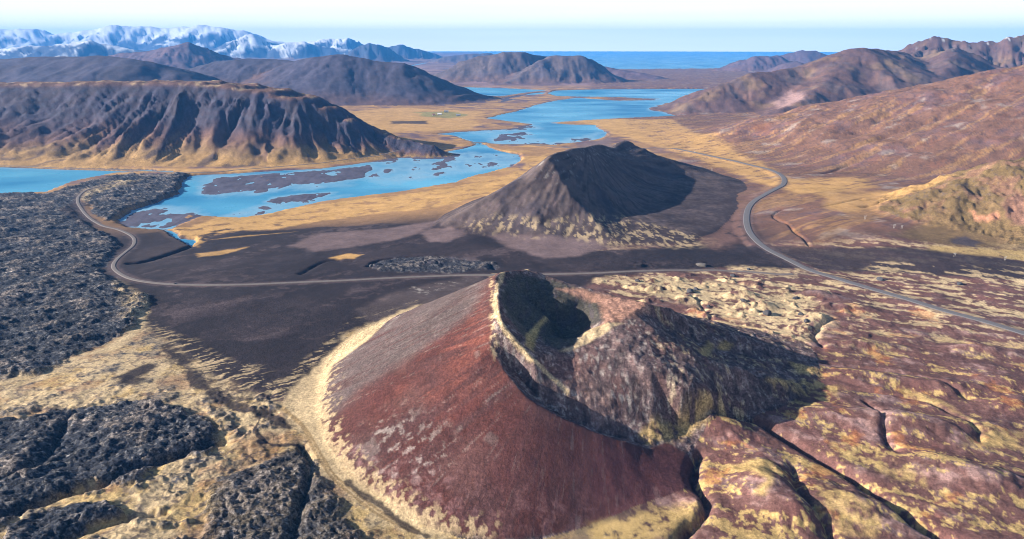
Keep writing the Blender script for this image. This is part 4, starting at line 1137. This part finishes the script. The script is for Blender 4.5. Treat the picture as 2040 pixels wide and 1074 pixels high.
# ------------------------------------------------------------------ roads
def road_material(name, col, col2):
    m, N, L, P = new_mat(name)
    co = N.new('ShaderNodeTexCoord')
    t = N.new('ShaderNodeTexNoise'); t.inputs['Scale'].default_value = .3; t.inputs['Detail'].default_value = 6
    L.new(co.outputs['Object'], t.inputs['Vector'])
    mx = N.new('ShaderNodeMix'); mx.data_type = 'RGBA'
    L.new(t.outputs['Fac'], mx.inputs[0]); mx.inputs[6].default_value = (*col, 1); mx.inputs[7].default_value = (*col2, 1)
    L.new(mx.outputs[2], P.inputs['Base Color'])
    P.inputs['Roughness'].default_value = .85
    b = N.new('ShaderNodeBump'); b.inputs['Distance'].default_value = .1; L.new(t.outputs['Fac'], b.inputs['Height']); L.new(b.outputs[0], P.inputs['Normal'])
    return m
def ribbon(name, Q, half, mat, lift, label, cat, parent=None, thick=.35, offset=0.0):
    T = np.gradient(Q[:, :2], axis=0); T /= np.linalg.norm(T, axis=1)[:, None] + 1e-9
    Nn = np.column_stack([-T[:, 1], T[:, 0]])
    prof = [(-half - .5, -thick), (-half, 0.0), (0, .08), (half, 0.0), (half + .5, -thick)]
    v, f = [], []
    for i in range(len(Q)):
        for s, dz in prof:
            v.append((Q[i, 0] + Nn[i, 0] * (s + offset), Q[i, 1] + Nn[i, 1] * (s + offset), Q[i, 2] + lift + dz))
    k = len(prof)
    for i in range(len(Q) - 1):
        for j in range(k - 1):
            f.append((i * k + j, i * k + j + 1, (i + 1) * k + j + 1, (i + 1) * k + j)[::-1])
    me = bpy.data.meshes.new(name); me.from_pydata(v, [], f); me.update()
    me.materials.append(mat)
    o = bpy.data.objects.new(name, me); COL.objects.link(o)
    if parent: o.parent = parent
    else: tag(o, label, cat, None, 'structure')
    return o
ASPH = road_material('asphalt', (.085, .08, .085), (.13, .12, .125))
GRAV = road_material('road_gravel', (.085, .07, .068), (.15, .125, .115))
ribbon('road', Q_PAVED, 3.1, ASPH, .22, 'grey paved road curving past the dark cone and crossing the moor', 'road')
ribbon('gravel_road', Q_GRAVEL[5:], 1.6, GRAV, .18, 'winding gravel road across the ash plain and through the lava field', 'road')

ribbon('road', Q_SHORE, 1.8, GRAV, .2, 'thin road along the lagoon shore at the foot of the long escarpment', 'road')
ribbon('road', Q_CAUSE, 2.2, ASPH, .3, 'road on the causeway crossing the bay behind the dark cone', 'road')

# ------------------------------------------------------------------ small things standing on the land
def flat_mat(name, col, rough=.7):
    m, N, L, P = new_mat(name)
    co = N.new('ShaderNodeTexCoord'); t = N.new('ShaderNodeTexNoise'); t.inputs['Scale'].default_value = 1.5; t.inputs['Detail'].default_value = 4
    L.new(co.outputs['Object'], t.inputs['Vector'])
    mx = N.new('ShaderNodeMix'); mx.data_type = 'RGBA'; L.new(t.outputs['Fac'], mx.inputs[0])
    mx.inputs[6].default_value = (*[c * .75 for c in col], 1); mx.inputs[7].default_value = (*[min(c * 1.2, .9) for c in col], 1)
    L.new(mx.outputs[2], P.inputs['Base Color']); P.inputs['Roughness'].default_value = rough
    return m
M_WHITE = flat_mat('white_paint', (.52, .52, .52)); M_ROOF = flat_mat('roof_sheet', (.30, .12, .09)); M_GREY = flat_mat('grey_roof', (.22, .23, .25))
M_GLASS = flat_mat('dark_glass', (.02, .025, .03), .15); M_TYRE = flat_mat('tyre_rubber', (.015, .015, .015)); M_WOOD = flat_mat('pale_weathered_wood', (.46, .43, .40)); M_DARK = flat_mat('dark_paint', (.03, .032, .04), .35)
M_CONC = flat_mat('concrete', (.34, .33, .32)); M_ROCK = flat_mat('lava_rock', (.05, .048, .055), .95); M_PALER = flat_mat('pale_rock', (.10, .088, .08), .95)

def mesh_obj(name, v, f, mat, parent=None):
    me = bpy.data.meshes.new(name); me.from_pydata(v, [], f); me.update(); me.materials.append(mat)
    o = bpy.data.objects.new(name, me); COL.objects.link(o)
    if parent: o.parent = parent
    return o
def box(x0, x1, y0, y1, z0, z1, tx=0, ty=0):
    v = [(x0, y0, z0), (x1, y0, z0), (x1, y1, z0), (x0, y1, z0), (x0 + tx, y0 + ty, z1), (x1 - tx, y0 + ty, z1), (x1 - tx, y1 - ty, z1), (x0 + tx, y1 - ty, z1)]
    return v, [(3, 2, 1, 0), (4, 5, 6, 7), (0, 1, 5, 4), (1, 2, 6, 5), (2, 3, 7, 6), (3, 0, 4, 7)]
def tube(p, q, r0, r1, n=8):
    p, q = Vector(p), Vector(q); d = (q - p).normalized(); a = d.orthogonal().normalized(); b = d.cross(a)
    v = [tuple(p + (a * math.cos(t) + b * math.sin(t)) * r0) for t in [2 * PI * i / n for i in range(n)]] + [tuple(q + (a * math.cos(t) + b * math.sin(t)) * r1) for t in [2 * PI * i / n for i in range(n)]]
    f = [(i, (i + 1) % n, n + (i + 1) % n, n + i) for i in range(n)] + [tuple(range(n))[::-1], tuple(range(n, 2 * n))]
    return v, f
def empty(name, loc, rz, label, cat, group=None):
    e = bpy.data.objects.new(name, None); COL.objects.link(e); e.location = loc; e.rotation_euler = (0, 0, rz)
    e.empty_display_size = 1
    return tag(e, label, cat, group)
H_END = H.copy()
def ground_at(px, py):
    x, y, z = hit([(px, py)], H_END)[0]
    return (x, y, max(float(bilinear(H_END, np.array([x]), np.array([y]))[0]), 0.0))

# power line: pale two-legged poles along the foot of the moor
def power_pole(loc, rz, label, h):
    e = empty('power_pole', loc, rz, label, 'power pole', 'pale two-legged poles of the power line by the moor')
    for sx_ in (-1, 1):
        mesh_obj('post', *tube((sx_ * h * .22, 0, -.6), (sx_ * h * .19, 0, h), .10, .07), M_WOOD, e)
    arm = mesh_obj('crossarm', *box(-h * .46, h * .46, -.05, .05, h * .9, h * .9 + .12), M_WOOD, e)
    for k in (-1, 0, 1):
        mesh_obj('insulator', *tube((k * h * .40, 0, h * .9 - .55), (k * h * .40, 0, h * .9 - .01), .09, .07, 6), M_WHITE, arm)
for px, py, h, lb in [(1901, 512, 5.2, 'pale two-legged power pole at the edge of the ash flat below the olive crags'), (2002, 519, 5.0, 'two-legged power pole below the crags, the nearest to the right picture edge'),
                      (1781, 455, 5.6, 'two-legged power pole on the brown slope beneath the yellow patch'), (1796, 456, 5.0, 'two-legged power pole just beside the one beneath the yellow patch'),
                      (1723, 437, 5.6, 'two-legged power pole where the yellow strip ends near the dirt track'), (1418, 341, 5.6, 'two-legged power pole beside the shadow of the dark cone')]:
    power_pole(ground_at(px, py), .35, lb, h * .75)

# vehicles
def car(loc, rz, s, paint, label):
    e = empty('car', loc, rz, label, 'car')
    mesh_obj('body', *box(-2.1 * s, 2.1 * s, -.85 * s, .85 * s, .35 * s, .95 * s, .12 * s, .05 * s), paint, e)
    cab = mesh_obj('cabin', *box(-1.6 * s, 1.0 * s, -.78 * s, .78 * s, .951 * s, 1.55 * s, .45 * s, .12 * s), paint, e)
    mesh_obj('windscreen', *box(-1.28 * s, .68 * s, -.74 * s, .74 * s, 1.0 * s, 1.48 * s, .22 * s, .05 * s), M_GLASS, cab).scale = (1.09, 1.03, 1)
    for wx in (-1.3, 1.3):
        for wy in (-.86, .86):
            mesh_obj('wheel', *tube((wx * s, wy * s - .1 * s, .34 * s), (wx * s, wy * s + .1 * s, .34 * s), .34 * s, .34 * s, 12), M_TYRE, e)
p_ = ground_at(352, 566); i_ = int(np.argmin(np.hypot(Q_GRAVEL[:, 0] - p_[0], Q_GRAVEL[:, 1] - p_[1]))); t_ = Q_GRAVEL[i_ + 1] - Q_GRAVEL[i_ - 1]
car((Q_GRAVEL[i_, 0], Q_GRAVEL[i_, 1], Q_GRAVEL[i_, 2] + .26), math.atan2(t_[1], t_[0]), .62, M_DARK, 'small dark car driving on the gravel road across the ash plain')
p_ = ground_at(1379, 304); i_ = int(np.argmin(np.hypot(Q_PAVED[:, 0] - p_[0], Q_PAVED[:, 1] - p_[1]))); i_ = min(max(i_, 1), len(Q_PAVED) - 2); t_ = Q_PAVED[i_ + 1] - Q_PAVED[i_ - 1]
car((Q_PAVED[i_, 0], Q_PAVED[i_, 1], Q_PAVED[i_, 2] + .30), math.atan2(t_[1], t_[0]), .8, M_WHITE, 'tiny white vehicle on the far end of the paved road')

# farm on the meadow
def house(px, py, w_, d_, h_, rz, roof, label):
    x, y, z = ground_at(px, py)
    e = empty('farm_house', (x, y, z - .3), rz, label, 'house', 'farm buildings on the meadow by the bay')
    mesh_obj('wall', *box(-w_ / 2, w_ / 2, -d_ / 2, d_ / 2, 0, h_), M_WHITE, e)
    o_ = .5
    v = [(-w_ / 2 - o_, -d_ / 2 - o_, h_ - .1), (w_ / 2 + o_, -d_ / 2 - o_, h_ - .1), (w_ / 2 + o_, d_ / 2 + o_, h_ - .1), (-w_ / 2 - o_, d_ / 2 + o_, h_ - .1), (-w_ / 2 - o_, 0, h_ + d_ * .4), (w_ / 2 + o_, 0, h_ + d_ * .4)]
    mesh_obj('roof', v, [(3, 2, 1, 0), (0, 1, 5, 4), (2, 3, 4, 5), (1, 2, 5), (3, 0, 4)], roof, e)
    for k in (-.3, 0.05, .35):
        mesh_obj('window', *box(k * w_ - .6, k * w_ + .6, -d_ / 2 - .05, -d_ / 2 + .1, h_ * .4, h_ * .75), M_GLASS, e)
    mesh_obj('door', *box(-.12 * w_ - .5, -.12 * w_ + .5, -d_ / 2 - .05, -d_ / 2 + .1, .3, h_ * .7), M_DARK, e)
house(889, 224, 15, 8, 3.6, .1, M_GREY, 'white farm house with grey roof, farthest back on the meadow')
house(876, 229, 13, 8, 3.2, -.1, M_WHITE, 'long pale farm building in the middle of the meadow')
house(864, 230, 9, 6, 3.0, .2, M_ROOF, 'small farm house with a rust red roof left of the pale building')
house(913, 231, 14, 8, 3.0, 0, M_GREY, 'dark-roofed farm shed standing alone nearer the bay')

# bridge over the narrow strait
a_ = np.array(on_z(944, 287, 0)); b_ = Q_CAUSE[0, :2]; dv = b_ - a_; ln = float(np.hypot(*dv)); zb = float(Q_CAUSE[0, 2]) + .35
br = empty('bridge', (float((a_[0] + b_[0]) / 2), float((a_[1] + b_[1]) / 2), 0), math.atan2(dv[1], dv[0]), 'low road bridge across the narrow strait at the end of the causeway', 'bridge')
mesh_obj('deck', *box(-ln / 2 - 6, ln / 2 + 6, -2.6, 2.6, zb - .7, zb), M_CONC, br)
for sy_ in (-1, 1):
    mesh_obj('railing', *box(-ln / 2 - 6, ln / 2 + 6, sy_ * 2.5 - .08, sy_ * 2.5 + .08, zb + .002, zb + .9), M_CONC, br)
for k in (-.33, 0, .33):
    mesh_obj('pier', *box(k * ln - .6, k * ln + .6, -2.2, 2.2, -2.0, zb - .702), M_CONC, br)

# boulders
def boulder_mesh(seed):
    import bmesh
    rnd = random.Random(seed)
    bm = bmesh.new(); bmesh.ops.create_icosphere(bm, subdivisions=3, radius=1.0)
    ps = [Vector((rnd.uniform(-1, 1), rnd.uniform(-1, 1), rnd.uniform(-.4, 1))).normalized() for _ in range(12)]
    ds = [rnd.uniform(.55, .9) for _ in ps]
    for vtx in bm.verts:
        co = vtx.co.copy()
        for p, d in zip(ps, ds):
            t = co.dot(p)
            if t > d: co -= p * (t - d) * .9
        co *= 1 + rnd.uniform(-.05, .05)
        co.z *= .62
        vtx.co = co
    me = bpy.data.meshes.new('boulder'); bm.to_mesh(me); bm.free()
    return me
B_DARK = [boulder_mesh(i) for i in range(5)]
for m_ in B_DARK: m_.materials.append(M_ROCK)
B_PALE = boulder_mesh(77); B_PALE.materials.append(M_PALER)
rnd = random.Random(4)
def boulder(px, py, s, me, label, group):
    x, y, z = ground_at(px, py)
    o = bpy.data.objects.new('boulder', me); COL.objects.link(o)
    o.location = (x, y, z + s * .12); o.scale = (s * rnd.uniform(.9, 1.5), s * rnd.uniform(.8, 1.1), s * rnd.uniform(.8, 1.2)); o.rotation_euler = (0, 0, rnd.uniform(0, 6.28))
    tag(o, label, 'boulder', group)
for px, py, sz, lb in [
        (1374, 582, 3.6, 'largest dark boulder of the cluster on pale moss just behind the crater shoulder'),
        (1387, 577, 2.6, 'dark boulder touching the largest one on its right, behind the crater shoulder'),
        (1270, 561, 2.5, 'low dark boulder on pale moss between the crater rim and the gravel road'),
        (1460, 551, 2.6, 'dark boulder beside the gravel road shortly before it meets the paved road'),
        (1491, 538, 2.3, 'dark boulder on the pale moss strip in the fork of the two roads'),
        (1528, 626, 3.6, 'dark upright boulder beside the orange hollow beyond the crater shadow'),
        (1595, 628, 2.4, 'upper dark boulder of a pair on the humps right of the orange hollow'),
        (1606, 642, 2.4, 'lower dark boulder of a pair on the humps right of the orange hollow'),
        (1585, 595, 2.5, 'dark boulder on the mossy humps closest to the paved road'),
        (1481, 600, 2.8, 'lone dark boulder in the middle of the pale mossy humps'),
        (1412, 612, 2.2, 'dark boulder at the outer foot of the crater, below the largest one')]:
    boulder(px, py, sz, B_DARK[rnd.randrange(5)], lb, 'dark boulders on the mossy humps')
boulder(1247, 550, 1.2, B_DARK[3], 'small dark stone standing alone below the gravel road behind the crater rim', None)
boulder(1753, 558, 3.6, B_DARK[0], 'lone dark boulder on the ash flat beyond the paved road', None)
boulder(1912, 567, 3.0, B_DARK[1], 'dark angular boulder on the lichen streaks right of the lone boulder', None)
boulder(740, 530, 2.6, B_DARK[2], 'black upright rock at the left tip of the low lava rim on the ash plain', None)
boulder(1396, 530, 5.0, B_PALE, 'greyish rock knoll beside the gravel road on the ash flat', None)

# ------------------------------------------------------------------ haze
def haze_box():
    x0, x1, y0, y1, z0, z1 = -24500, 24500, -400, 26500, -6.0, 760.0
    v = [(x, y, z) for z in (z0, z1) for y in (y0, y1) for x in (x0, x1)]
    f = [(0, 2, 3, 1), (4, 5, 7, 6), (0, 1, 5, 4), (2, 6, 7, 3), (0, 4, 6, 2), (1, 3, 7, 5)]
    me = bpy.data.meshes.new('haze'); me.from_pydata(v, [], f); me.update()
    m = bpy.data.materials.new('haze_air'); m.use_nodes = True
    N, L = m.node_tree.nodes, m.node_tree.links
    N.clear()
    out = N.new('ShaderNodeOutputMaterial'); pv = N.new('ShaderNodeVolumePrincipled')
    pv.inputs['Color'].default_value = HAZE_COLOR
    pv.inputs['Density'].default_value = HAZE_DENSITY
    pv.inputs['Anisotropy'].default_value = 0.0
    L.new(pv.outputs[0], out.inputs['Volume'])
    me.materials.append(m)
    o = bpy.data.objects.new('haze', me); COL.objects.link(o)
    tag(o, 'thin blue air haze over the whole landscape', 'haze', None, 'stuff')
haze_box()
